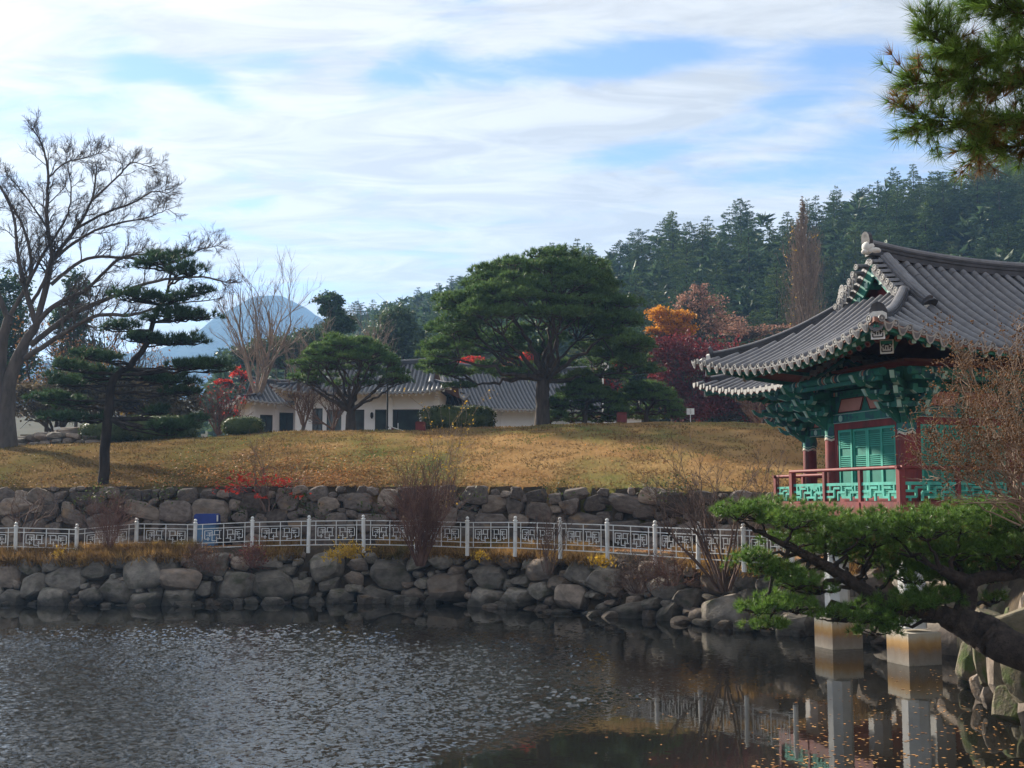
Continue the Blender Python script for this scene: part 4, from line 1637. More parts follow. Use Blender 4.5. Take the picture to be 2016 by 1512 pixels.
# --- main body roof, 295+ tiles laid singly on the two slopes that show
build_roof(R1, pav, (0, 0, 0), .33, [('F', -2.6, 4.0), ('L', -3, 6)])
ridges(R1, pav, (0, 0, 0))
gable(R1, (0, 0, 0), pav, -1)
gable(R1, (0, 0, 0), pav, 1)
eave_timber(R1, (0, 0, 0), pav, [('L', -3, 6), ('F', -3, 4.5)])
corner_beam(R1, (0, 0, 0), pav, 0, 0, -1, -1)
corner_beam(R1, (0, 0, 0), pav, 0, LY, -1, 1)
for (x, y, dirs) in ((0, 0, [(-1, 0), (0, -1), (-1, -1)]), (0, LY, [(-1, 0), (0, 1), (-1, 1)]), (3, 0, [(0, -1)]), (6, 0, [(0, -1)]), (9, 0, [(1, 0), (0, -1)]), (3, LY, [(0, 1)]), (6, LY, [(0, 1)]), (9, LY, [(1, 0), (0, 1)])):
    column(x, y, pav)
    if x < 4:
        bracket(x, y, dirs, pav)
wall_bay((0, LY, 0), (0, 0, 0), (-1, 0, 0), pav)
wall_bay((0, 0, 0), (3, 0, 0), (0, -1, 0), pav)
for k in (1, 2):
    wall_bay((3 * k, 0, 0), (3 * k + 3, 0, 0), (0, -1, 0), pav, top=True)
for k in range(3):
    wall_bay((3 * k + 3, LY, 0), (3 * k, LY, 0), (0, 1, 0), pav, doors=False)
g = Geo()
g.box((LX / 2, LY / 2, 6.9), (LX, LY, .06))
g.build('ceiling', MT['soffit'], pav)
g = Geo()
g.box((LX / 2, LY / 2, ZF - .06), (LX + 2 * PF - .05, LY + 2 * PF - .05, .12))
g.box((OFF2[0] + 4.5, OFF2[1] + 1.6, ZF - .065), (9 + 2 * PF - .05, 3.2 + 2 * PF - .05, .12))
g.box((6.5, 4.4, ZF - .07), (4, 3, .11))
for x in np.arange(0, 9.1, 1.5):
    g.box((x, LY / 2, ZF - .27), (.16, LY + 1.3, .28))
g.build('floor_deck', MT['maroon'], pav)
railing([(-PF, LY + PF), (-PF, -PF), (LX + PF, -PF)], [(-1, 0), (0, -1)], pav, [3, 7])
# --- rear wing, set back
o2 = np.array(OFF2, float)
build_roof(R2, pav, OFF2, .33, [], 'rear_roof')
ridges(R2, pav, OFF2, False)
eave_timber(R2, OFF2, pav, [('L', -3, 6), ('B', -3, 1)])
corner_beam(R2, OFF2, pav, 0, 3.2, -1, 1)
for (x, y, dirs) in ((0, 0, [(-1, 0)]), (0, 3.2, [(-1, 0), (0, 1), (-1, 1)]), (3, 3.2, [(0, 1)]), (3, 0, []), (6, 0, []), (6, 3.2, [])):
    column(x, y, pav, o2)
    if dirs:
        bracket(x, y, dirs, pav, o2)
wall_bay(o2 + (0, 3.2, 0), o2, (-1, 0, 0), pav, doors=False)
wall_bay(o2 + (3, 3.2, 0), o2 + (0, 3.2, 0), (0, 1, 0), pav, doors=False)
wall_bay(o2 + (0, 0, 0), o2 + (3, 0, 0), (0, -1, 0), pav, doors=False)
railing([(OFF2[0] + 2.2, OFF2[1] + 3.2 + PF), (OFF2[0] - PF, OFF2[1] + 3.2 + PF), (OFF2[0] - PF, OFF2[1] - PF)], [(0, 1), (-1, 0)], pav, [3, 3])
# --- stone piers in the water
m = mat('pier_block', (.50, .48, .44), (.58, .56, .52), scale=5, rough=.9, bump=.006, bscale=25)
nt = m.node_tree
bs = nt.nodes['Principled BSDF']
src = bs.inputs['Base Color'].links[0].from_socket
gn = nt.nodes.new('ShaderNodeNewGeometry')
sp_ = nt.nodes.new('ShaderNodeSeparateXYZ')
nt.links.new(gn.outputs['Position'], sp_.inputs[0])
ns = nt.nodes.new('ShaderNodeTexNoise')
ns.inputs['Scale'].default_value = 3.0
ns.inputs['Detail'].default_value = 6
mp_ = nt.nodes.new('ShaderNodeMapping')
mp_.inputs['Scale'].default_value = (2.2, 2.2, .5)
nt.links.new(gn.outputs['Position'], mp_.inputs[0])
nt.links.new(mp_.outputs[0], ns.inputs['Vector'])
ma = nt.nodes.new('ShaderNodeMath')
ma.operation = 'MULTIPLY_ADD'
ma.inputs[1].default_value = .26
nt.links.new(ns.outputs[0], ma.inputs[0])
nt.links.new(sp_.outputs[2], ma.inputs[2])
cr = nt.nodes.new('ShaderNodeValToRGB')                         # rust and algae lines left by the changing water level
e = cr.color_ramp.elements
e[0].position, e[0].color = 0.0, (.30, .24, .17, 1)
e[1].position, e[1].color = 1.0, (.95, .95, .95, 1)
for p_, c_ in ((.16, (.58, .53, .47, 1)), (.38, (.48, .38, .30, 1)), (.50, (.60, .36, .15, 1)), (.62, (.78, .50, .22, 1)), (.78, (.88, .80, .66, 1))):
    x_ = e.new(p_)
    x_.color = c_
nt.links.new(ma.outputs[0], cr.inputs[0])
mx_ = nt.nodes.new('ShaderNodeMix')
mx_.data_type = 'RGBA'
mx_.blend_type = 'MULTIPLY'
mx_.inputs[0].default_value = 1.0
nt.links.new(src, mx_.inputs[6])
nt.links.new(cr.outputs[0], mx_.inputs[7])
nt.links.new(mx_.outputs[2], bs.inputs['Base Color'])
MT['pier_block'] = m
MT['pier'] = mat('pier', (.50, .50, .49), (.60, .60, .58), scale=3, rough=.85)
for (x, y) in ((0, 0), (0, LY), (3, 0), (3, LY), (6, 0), (6, LY), (9, 0), (2.8, 8.6), (2.8, 5.4), (5.8, 8.6), (5.8, 5.4)):
    g = Geo()
    oc = [(.31 * math.cos(t), .31 * math.sin(t)) for t in np.arange(8) * math.pi / 4 + math.pi / 8]
    g.prism(oc, (x, y, 2.05), (1, 0, 0), (0, 1, 0), (0, 0, 2.52))
    pr = g.build('pier', MT['pier'], pav)
    g = Geo()
    b_ = .03
    g.box((x, y, .19), (.86, .80, .98))
    g.prism([(-.43, -.40), (.43, -.40), (.43, .40), (-.43, .40)], (x, y, .695), (1, 0, 0), (0, 1, 0), (0, 0, .03))
    g.build('footing_block', MT['pier_block'], pr)


# ------------------------------------------------------------------ plants
def tri_leaves(g, pts, dirs, ln, wd, mi=0, rng=RG, n=1, spread=.6):
    """n narrow triangles per point, fanned about dirs"""
    pts = np.repeat(np.asarray(pts, float), n, 0)
    d = unit(np.repeat(np.asarray(dirs, float), n, 0) + rng.normal(size=pts.shape) * spread)
    s = unit(np.cross(d, rng.normal(size=pts.shape)))
    k = len(pts)
    l_ = (ln * rng.uniform(.7, 1.25, k))[:, None]
    v = np.stack([pts - s * wd / 2, pts + s * wd / 2, pts + d * l_], 1).reshape(-1, 3)
    g.add(v, np.arange(3 * k).reshape(-1, 3), mi)


def quad_leaves(g, pts, size, mi=0, rng=RG, up=None, flat=0.0):
    """small diamond leaves at pts, randomly turned"""
    pts = np.asarray(pts, float)
    k = len(pts)
    a = unit(rng.normal(size=(k, 3)) * (1, 1, 1 - flat))
    b = unit(np.cross(a, rng.normal(size=(k, 3)) * (1 - flat) + np.array([0, 0, 1.0]) * (flat * 3)))
    s = (size * rng.uniform(.6, 1.35, k))[:, None]
    v = np.stack([pts - a * s, pts + b * s * .55, pts + a * s, pts - b * s * .55], 1).reshape(-1, 3)
    g.add(v, np.arange(4 * k).reshape(-1, 4), mi)


def pad_points(c, rx, ry, rz, n, rng, under=.25):
    """points through a flattened, lumpy cushion with most of them on its upper side"""
    r = np.sqrt(rng.uniform(0, 1, n))
    t = rng.uniform(0, 2 * np.pi, n)
    wob = 1 + .16 * np.sin(t * 3 + rng.uniform(0, 6)) + .10 * np.sin(t * 5 + rng.uniform(0, 6))
    x, y = r * np.cos(t) * wob, r * np.sin(t) * wob
    h = np.sqrt(np.maximum(0, 1 - r * r))
    lump = .22 * np.sin(x * 5 + rng.uniform(0, 6)) * np.sin(y * 5 + rng.uniform(0, 6))
    z = h * rng.uniform(-under, 1, n) ** 1 + lump
    p = np.stack([c[0] + x * rx, c[1] + y * ry, c[2] + z * rz], -1)
    d = np.stack([x * .9, y * .9, .55 + .6 * h], -1)
    return p, unit(d)


def tufts(g, p, d, ln, wd, rng, fan, spread=.8):
    """brushes: each point carries a rosette of needles about its own axis"""
    d = unit(d + rng.normal(size=d.shape) * .35)
    tri_leaves(g, p, d, ln, wd, 0, rng, fan, spread)


def limb(g, a, b, r0, r1, rng, sag=0.0, n=6, wob=.04, mi=0, sides=6, mid=None):
    a, b = np.asarray(a, float), np.asarray(b, float)
    t = np.linspace(0, 1, n)[:, None]
    p = a + (b - a) * t
    if mid is not None:
        mid = np.asarray(mid, float)
        p = (1 - t) ** 2 * a + 2 * t * (1 - t) * mid + t * t * b
    ln = np.linalg.norm(b - a)
    p = p + rng.normal(size=p.shape) * wob * ln * np.sin(np.pi * t)
    p[:, 2] += sag * ln * (4 * t * (1 - t))[:, 0]
    g.tube(p, r0 + (r1 - r0) * t[:, 0] ** .8, sides, mi, False)
    return p


def polyl(g, pts, r, sides=10, n=None, mi=0, rng=None, wob=0.0):
    """smooth tube through control points"""
    pts = np.asarray(pts, float)
    m = len(pts)
    r = np.broadcast_to(np.asarray(r, float), (m,))
    n = n or m * 4
    q = np.linspace(0, m - 1, n)
    i = np.clip(q.astype(int), 0, m - 2)
    t = (q - i)[:, None]
    p0, p1, p2, p3 = pts[np.maximum(i - 1, 0)], pts[i], pts[i + 1], pts[np.minimum(i + 2, m - 1)]
    c = .5 * ((2 * p1) + (-p0 + p2) * t + (2 * p0 - 5 * p1 + 4 * p2 - p3) * t ** 2 + (-p0 + 3 * p1 - 3 * p2 + p3) * t ** 3)
    rr = np.interp(q, np.arange(m), r)
    if rng is not None:
        c = c + rng.normal(size=c.shape) * wob
        rr = rr * (1 + .05 * np.sin(np.linspace(0, 9, n) + rng.uniform(0, 6)))
    g.tube(c, rr, sides, mi, True)
    return c


def grow(segs, p, d, ln, r, lvl, rng, prm):
    """recursive bare branch; segs collects (points, radii, level)"""
    n = prm.get('n', 5)
    pts = [np.array(p, float)]
    d = unit(d)
    for i in range(n):
        d = unit(d + rng.normal(size=3) * prm['wig'] + np.array([0, 0, prm['up']]))
        pts.append(pts[-1] + d * ln / n)
    pts = np.array(pts)
    rr = np.linspace(r, r * prm['taper'], n + 1)
    segs.append((pts, rr, lvl))
    if lvl <= 0:
        return
    k = prm['kids'][lvl] if isinstance(prm['kids'], dict) else prm['kids']
    for j in range(k):
        t = rng.uniform(prm.get('first', .3), 1.0) if j < k - 1 else 1.0
        i = min(int(t * n), n - 1)
        q = pts[i] + (pts[i + 1] - pts[i]) * (t * n - i)
        base = unit(pts[i + 1] - pts[i])
        side = unit(np.cross(base, rng.normal(size=3)))
        a = rng.uniform(*prm['ang'])
        nd = base * math.cos(a) + side * math.sin(a)
        nd[2] = nd[2] + prm.get('lift', 0.0)
        rk = np.interp(t, [0, 1], [r, r * prm['taper']]) * rng.uniform(.5, .75)
        grow(segs, q, nd, ln * rng.uniform(*prm['len']), max(rk, prm['rmin']), lvl - 1, rng, prm)


def tubes(g, segs, mi=0, side=None):
    for pts, rr, lvl in segs:
        g.tube(pts, rr, side or (3 if lvl <= 1 else 5 if lvl == 2 else 7), mi, False)


def bare_tree(name, label, base, h, limbs, rng, prm, r0, bark, twig=None, cat='tree', group=None, trunk_h=.25, lean=(0, 0), lvl=3, leaves=None):
    base = np.asarray(base, float)
    t = thing(name, label, cat, base, group)
    g = Geo()
    top = base + np.array([lean[0], lean[1], h * trunk_h])
    tp = np.stack([base - (0, 0, .3), base + (top - base) * .5 + rng.normal(size=3) * .04 * h * trunk_h, top])
    polyl(g, tp, [r0 * 1.25, r0, r0 * .85], 10, 9, rng=rng, wob=r0 * .06)
    g.build('trunk', bark, t, True)
    segs = []
    for d, ln, k in limbs:
        grow(segs, top - (0, 0, .1), d, ln, r0 * k, lvl, rng, prm)
    g = Geo()
    tubes(g, segs)
    g.build('branches', twig or bark, t, True)
    if leaves:
        m_, n_, sz = leaves
        ends = np.concatenate([s[0][2:] for s in segs if s[2] <= 1])
        q = ends[rng.integers(len(ends), size=n_)] + rng.normal(size=(n_, 3)) * sz * 1.6
        g = Geo()
        quad_leaves(g, q, sz, rng=rng)
        g.build('leaves', m_, t, True)
    return t


# ------------------------------------------------------------------ forest on the hill
def conifer_mesh(seed, h, rad, flat, mat_):
    """layered evergreen: separate whorls of flat drooping sprays, thinner at the top; trunk in slot 1"""
    r = np.random.default_rng(seed)
    g = Geo()
    ntier = int(h * 1.35)
    P_, D_, S_ = [], [], []
    for i in range(ntier):
        f = (i + .5 * r.random()) / ntier
        z = h * (.14 + .85 * f)
        rr = rad * (1 - f ** (2.2 if flat else 1.5)) ** .8 * r.uniform(.65, 1.15) + .15
        nb = r.integers(4, 8)
        a0 = r.uniform(0, 6)
        for j in range(nb):
            a = a0 + j * 6.283 / nb + r.normal() * .3
            L_ = rr * r.uniform(.55, 1.3)
            n = max(int(L_ * 17), 4)
            u = r.uniform(.08, 1, n) ** .7
            rise = r.uniform(-.05, .30) + .25 * f
            w = np.sin(np.pi * np.clip(u * .9 + .1, 0, 1)) * L_ * .30 + .05
            off = r.normal(size=n) * w * .5
            x = u * L_
            zz = z + x * rise - (.10 if flat else .16) * x * x / max(L_, .6) * 1.4 + r.normal(size=n) * .07
            P_.append(np.stack([np.cos(a) * x - np.sin(a) * off, np.sin(a) * x + np.cos(a) * off, zz], -1))
            D_.append(np.stack([np.cos(a) + 0 * x, np.sin(a) + 0 * x, .10 + 0 * x], -1))
            S_.append(np.full(n, .30 + .28 * (1 - f)))
    p, d, s_ = np.concatenate(P_), np.concatenate(D_), np.concatenate(S_)
    k = 2
    p, d, s_ = np.repeat(p, k, 0), np.repeat(d, k, 0), np.repeat(s_, k)
    d = unit(d + r.normal(size=p.shape) * (.6, .6, .22))
    sd = unit(np.cross(d, r.normal(size=p.shape) * .35 + (0, 0, 1)))
    v = np.stack([p - sd * s_[:, None] * .22, p + sd * s_[:, None] * .22, p + d * s_[:, None]], 1).reshape(-1, 3)
    g.add(v, np.arange(len(v)).reshape(-1, 3), 0)
    g.tube([(0, 0, -1.5), (0, 0, h * .5), (0, 0, h * .97)], [.24, .15, .02], 5, 1, False)
    return g.mesh('conifer', [mat_, MT['bark_dark']])


TONE = ['cedar', 'cedar_blue', 'cedar', 'cedar_olive', 'cedar', 'cedar_blue', 'cedar_olive', 'cedar_blue', 'cedar']
CON = [conifer_mesh(40 + i, h, rd, fl, MT[TONE[i]]) for i, (h, rd, fl) in enumerate([(15, 4.0, False), (13, 4.2, True), (17, 4.4, False), (12, 4.4, True), (14, 3.4, False), (16, 4.8, True), (11, 3.6, True), (15, 3.6, False), (14, 4.4, True)])]
rf = np.random.default_rng(77)
spots = []


def visible_band(px, py):
    return -60 < px < 2080 and py > -60


def try_spot(px, Y, mind):
    X = (px - 1008) / F * Y
    if any((X - a) ** 2 + (Y - b) ** 2 < mind ** 2 for a, b, _ in spots):
        return
    spots.append((X, Y, px))


for px, Y in [(1135, 118), (1165, 131), (1205, 140), (1100, 150), (1262, 122), (1300, 116), (1345, 119), (1392, 114), (1440, 118), (1490, 113), (1535, 118), (1322, 131), (1420, 130), (1465, 128), (1515, 130), (1600, 122), (1650, 126),
              (1700, 120), (1750, 125), (1810, 119), (1870, 124), (1930, 120), (1990, 125), (2040, 121), (1240, 131), (1180, 112)]:
    try_spot(px, Y, 2)
for _ in range(5200):
    px = rf.uniform(1130, 2060)
    Y = rf.uniform(128, 232)
    if len(spots) > 205:
        break
    try_spot(px, Y, 5.2)
n_right = len(spots)
for _ in range(4000):
    px = rf.uniform(600, 1150)
    Y = rf.uniform(150, 335)
    if len(spots) > n_right + 88:
        break
    try_spot(px, Y, 7.0)
for X, Y, px in spots:
    ci = rf.integers(len(CON))
    me = CON[ci]
    s_ = rf.uniform(.78, 1.08) * (.90 if Y < 135 else .92)
    o = bpy.data.objects.new('conifer', me)
    C.objects.link(o)
    o.location = (X, Y, h1(X, Y))
    o.rotation_euler = (rf.normal() * .03, rf.normal() * .03, rf.uniform(0, 6.28))
    o.scale = (s_ * rf.uniform(.9, 1.1),) * 2 + (s_,)
    tag(o, {'cedar': 'dark green conifer in the forest on the hillside behind the garden', 'cedar_blue': 'bluish green conifer in the forest on the hillside behind the garden', 'cedar_olive': 'olive tinted conifer in the forest on the hillside behind the garden'}[TONE[ci]], 'tree', {'cedar': 'dark green conifers of the hillside forest', 'cedar_blue': 'bluish conifers of the hillside forest', 'cedar_olive': 'olive conifers of the hillside forest'}[TONE[ci]])
# what lies between and beyond those reads as one mass of treetops
g = Geo()
rm = np.random.default_rng(78)
pp, dd = [], []
for i_ in range(1500):
    px = rm.uniform(420, 2060) if i_ < 800 else rm.uniform(560, 1120)
    Y = rm.uniform(140, 345)
    X = (px - 1008) / F * Y
    if any((X - a) ** 2 + (Y - b) ** 2 < 9 for a, b, _ in spots):
        continue
    z0 = h1(X, Y)
    hh = rm.uniform(7, 12)
    n = 46
    u = rm.uniform(0, 1, n)
    rr = (1 - u) * 2.8 + .3
    t = rm.uniform(0, 6.28, n)
    q = np.stack([X + rr * np.cos(t), Y + rr * np.sin(t), z0 + .5 + u * hh], -1)
    pp.append(q)
    dd.append(np.stack([np.cos(t), np.sin(t), .3 + 0 * t], -1))
tri_leaves(g, np.concatenate(pp), np.concatenate(dd), 1.5, .8, 0, rm, 3, .5)
tag(g.build('far_wood', MT['cedar_back'], None), kind='stuff')


# ------------------------------------------------------------------ garden pines
def shaped_pine(label, base, trunk_pts, trunk_r, pads, rng, matl, needle, width, per_m2, fan, limbs_from, bark='bark', mid_drop=.12, lr=.10, tn=.02, nb=0):
    """pads: (x, y, z, rx, ry, rz) cushions; limbs_from(pad) gives the point on the trunk where its limb starts"""
    t = thing('pine_tree', label, 'pine tree', base)
    g = Geo()
    c = polyl(g, trunk_pts, trunk_r, 12, rng=rng, wob=tn)
    g.build('trunk', MT[bark], t, True)
    gl, gn = Geo(), Geo()
    bo = boughs(gl, c[-1] - (0, 0, .15), pads, nb, trunk_r[-1] * .62, rng) if nb else None
    for pd in pads:
        p0 = np.array(pd[:3])
        if bo is None:
            s_ = limbs_from(p0, c)
        else:
            s_ = bo[np.argmin(np.linalg.norm(bo - (p0 - (0, 0, .3 * np.linalg.norm(p0 - c[-1]) * .4)), axis=1))]
        ctr = p0 - (0, 0, pd[5] * .25)
        mid = s_ * .45 + ctr * .55
        mid[2] = min(mid[2], ctr[2]) - mid_drop * abs(ctr[2] - s_[2])
        d_ = np.linalg.norm(ctr - s_)
        limb(gl, s_, ctr, lr * (.5 + .12 * d_ ** .5), .025, rng, 0, 8, .022, mid=mid)
        for k in range(7):
            a = rng.uniform(0, 6.28)
            e = p0 + np.array([math.cos(a) * pd[3] * .8, math.sin(a) * pd[4] * .8, rng.uniform(-.1, .2) * pd[5]])
            limb(gl, ctr * .8 + s_ * .2 if k % 2 else ctr, e, .03, .012, rng, .02, 4, .04, sides=4)
        n = max(int(per_m2 * math.pi * pd[3] * pd[4]), 12)
        p, d = pad_points(p0, pd[3], pd[4], pd[5], n, rng, .12)
        tufts(gn, p, d * (1, 1, 1.25), needle, width, rng, fan, .55)
    gl.build('limbs', MT[bark], t, True)
    gn.build('foliage', matl, t, True)
    return t


def dome_pads(base_px, Y, cx, y_top, y_bot, half_w, nlayer, rng, pad_r, depth=1.0, flat=.34):
    """cushions over an umbrella crown given in photo pixels at depth Y"""
    s = Y / F
    zc = P(cx, y_bot, Y)[2]
    H_ = (y_bot - y_top) * s
    Rw = half_w * s
    X0 = (cx - 1008) * s
    pads = []
    for i in range(nlayer):
        f = (i + .3) / nlayer
        rad = Rw * math.sqrt(max(0.02, 1 - f ** 1.75)) - pad_r * .45
        z = zc + H_ * f * .93
        per = max(1, int(2 * math.pi * rad / (pad_r * 1.62)))
        for j in range(per):
            a = (j + .5 * (i % 2)) * 6.283 / per + rng.normal() * .12
            q = rad * rng.uniform(.86, 1.04)
            if i < nlayer * .3 and math.sin(a) < -.15 and abs(math.cos(a)) < .80:
                continue
            pr = pad_r * rng.uniform(.70, 1.32)
            if rng.random() < .02:
                continue
            q *= rng.uniform(.90, 1.07)
            pads.append((X0 + math.cos(a) * q, Y + math.sin(a) * q * depth, z + rng.normal() * H_ * .02, pr, pr, pr * flat * 1.25 * rng.uniform(.8, 1.3)))
        if i > nlayer * .35:
            for j in range(per // 3):
                a, q = rng.uniform(0, 6.28), rad * rng.uniform(.1, .7)
                pads.append((X0 + math.cos(a) * q, Y + math.sin(a) * q * depth, z + H_ * .05, pad_r, pad_r, pad_r * flat))
    return pads


def boughs(gl_c, top, pads, n, r0, rng):
    """a few crooked main boughs; each cushion then hangs on the nearest of them"""
    pc = np.array([p[:3] for p in pads])
    idx = [int(np.argmax(np.linalg.norm(pc - top, axis=1)))]
    while len(idx) < min(n, len(pc)):
        d = np.min(np.linalg.norm(pc[:, None] - pc[idx][None], axis=2), axis=1)
        idx.append(int(np.argmax(d)))
    out = []
    for i in idx:
        e = top + (pc[i] - top) * rng.uniform(.66, .82)
        L_ = np.linalg.norm(e - top)
        mid = top * .5 + e * .5 + rng.normal(size=3) * .07 * L_ + np.array([0, 0, -.06 * L_])
        out.append(limb(gl_c, top - (0, 0, rng.uniform(.0, .35)), e, r0 * rng.uniform(.7, 1.1), .05, rng, 0, 12, .022, mid=mid, sides=7)[3:])
    return np.concatenate(out)


def fork(frac):
    def f(p, c):
        return c[min(int(frac * len(c)), len(c) - 1)] + np.array([0, 0, 0.0])
    return f


# big umbrella pine on the crest
r1 = np.random.default_rng(31)
Yb = 64.5
bb = onground(1068, Yb)
tr = [bb - (0, 0, .3), P(1068, 800, Yb), P(1068, 765, Yb), P(1075, 735, Yb)]
pads = dome_pads(None, Yb, 1060, 478, 730, 228, 9, r1, .86)
pads += [(*P(880, 735, Yb - 1), 1.0, .9, .25), (*P(905, 762, Yb + .5), .9, .8, .2), (*P(1200, 700, Yb), 1.2, 1, .35), (*P(1000, 735, Yb - 1), 1.1, .9, .2), (*P(850, 700, Yb), .8, .8, .3), (*P(1250, 690, Yb), .9, .9, .35)]


def big_from(p, c):
    t = np.clip((p[2] - bb[2]) / 9.0, .25, .95)
    k = c[int((.58 + .40 * t) * (len(c) - 1))].copy()
    return k


shaped_pine('large umbrella pine with a broad domed crown on the crest of the lawn', bb, tr, [.47, .36, .40, .30], pads, r1, MT['pine_mid'], .26, .048, 42, 13, big_from, mid_drop=.02, lr=.07, nb=19)

r2 = np.random.default_rng(32)
Y2 = 68.0
b2 = onground(690, Y2)
pads = dome_pads(None, Y2, 690, 657, 752, 112, 6, r2, .55)
shaped_pine('smaller flat-topped pine in front of the white hall windows', b2, [b2 - (0, 0, .3), P(691, 815, Y2), P(690, 795, Y2)], [.38, .26, .22], pads, r2, MT['pine_mid'], .22, .042, 48, 12, fork(.95), mid_drop=.0, lr=.05, nb=13)

for lab, px, Y, top, bot, hw, sd in (('low dense rounded pine directly right of the big pine trunk', 1152, 66.0, 742, 828, 80, 33), ('low spreading pine beside the white flag, its trunk half hidden', 1272, 68.0, 748, 822, 76, 34)):
    r3 = np.random.default_rng(sd)
    b3 = onground(px, Y)
    pads = dome_pads(None, Y, px, top, bot, hw, 7, r3, .44, flat=.30)
    shaped_pine(lab, b3, [b3 - (0, 0, .2), P(px, 815, Y), P(px + 3, 800, Y)], [.17, .12, .10], pads, r3, MT['pine_mid'], .20, .046, 60, 11, fork(.9), mid_drop=.0, lr=.04, nb=9)

# left pine on the wall
r4 = np.random.default_rng(35)
Y4 = 46.9
b4 = onground(205, Y4)
tp = [b4 - (0, 0, .3), P(206, 900, Y4), P(213, 810, Y4), P(226, 745, Y4), P(262, 712, Y4), P(288, 676, Y4), P(306, 620, Y4), P(330, 575, Y4), P(336, 535, Y4)]
LP = [(300, 520, 48, 15), (365, 540, 45, 17), (335, 508, 40, 13), (390, 580, 40, 10), (265, 585, 50, 15), (322, 593, 45, 14), (375, 628, 55, 14), (330, 622, 50, 14), (235, 645, 42, 14), (265, 664, 38, 10), (355, 672, 58, 14), (300, 672, 40, 10),
      (190, 705, 48, 13), (140, 725, 44, 12), (200, 733, 36, 11), (120, 755, 42, 12), (170, 752, 50, 13), (385, 720, 62, 13), (415, 724, 40, 10), (290, 745, 45, 14), (340, 752, 50, 15), (355, 775, 40, 12), (105, 785, 52, 12),
      (150, 800, 40, 12), (120, 825, 46, 11), (175, 820, 38, 11), (310, 815, 34, 10), (345, 838, 48, 12), (380, 832, 36, 10), (335, 850, 40, 10)]
pads = []
for (x, y, a, b) in LP:
    dy = r4.uniform(-1.3, 1.3)
    s = (Y4 + dy) / F
    for q in range(3):
        a, b = a * (.90 if q == 0 else 1), b * (1.25 if q == 0 else 1)
        pads.append((*(P(x + (q - 1) * a * .46 + r4.normal() * 4, y + r4.normal() * 4, Y4 + dy + r4.normal() * .25)), a * s * .62, a * s * .6, b * s * r4.uniform(.7, 1.15)))


def left_from(p, c):
    k = np.argmin(np.abs(c[:, 2] - (p[2] - .15)) + np.where(c[:, 2] < b4[2] + 2.3, 9, 0))
    return c[k]


shaped_pine('tall leaning pine with layered dark needle pads on top of the stone wall', b4, tp, [.235, .195, .18, .16, .14, .115, .09, .065, .04], pads, r4, MT['pine_dark'], .25, .032, 42, 18, left_from, 'bark_dark', lr=.08)

# leaning pine over the water, bottom right
r5 = np.random.default_rng(36)
Y5 = 17.6
b5 = np.array([8.35, 16.6, 1.15])
tp = [b5, P(2000, 1280, 17.0), P(1965, 1262, 17.2), P(1925, 1240, 17.4), P(1880, 1222, Y5), P(1840, 1205, Y5)]
t5 = thing('pine_tree', 'old leaning pine stretching bright green pads over the water from the right shore', 'pine tree', (8.35, 16.6, 1.0))
g = Geo()
c5 = polyl(g, tp, [.30, .27, .27, .26, .20, .11], 14, 40, rng=r5, wob=.008)
up5 = polyl(g, [P(1890, 1222, Y5), P(1905, 1180, Y5), P(1903, 1150, Y5), P(1880, 1135, Y5 - .1), P(1850, 1120, Y5 - .2)], [.17, .14, .13, .10, .07], 10, 20, rng=r5, wob=.005)
lf5 = polyl(g, [P(1830, 1205, Y5), P(1790, 1198, Y5), P(1745, 1185, Y5 + .1), P(1700, 1160, Y5 + .2), P(1650, 1128, Y5 + .2), P(1590, 1095, Y5 + .1), P(1540, 1070, Y5), P(1500, 1050, Y5)], [.12, .11, .12, .11, .09, .07, .045, .03], 10, 34, rng=r5, wob=.006)
rt5 = polyl(g, [P(1903, 1150, Y5), P(1940, 1135, Y5), P(1985, 1133, Y5), P(2040, 1120, Y5)], [.11, .09, .08, .06], 8, 14, rng=r5, wob=.005)
g.build('trunk', MT['bark_plate'], t5, True)
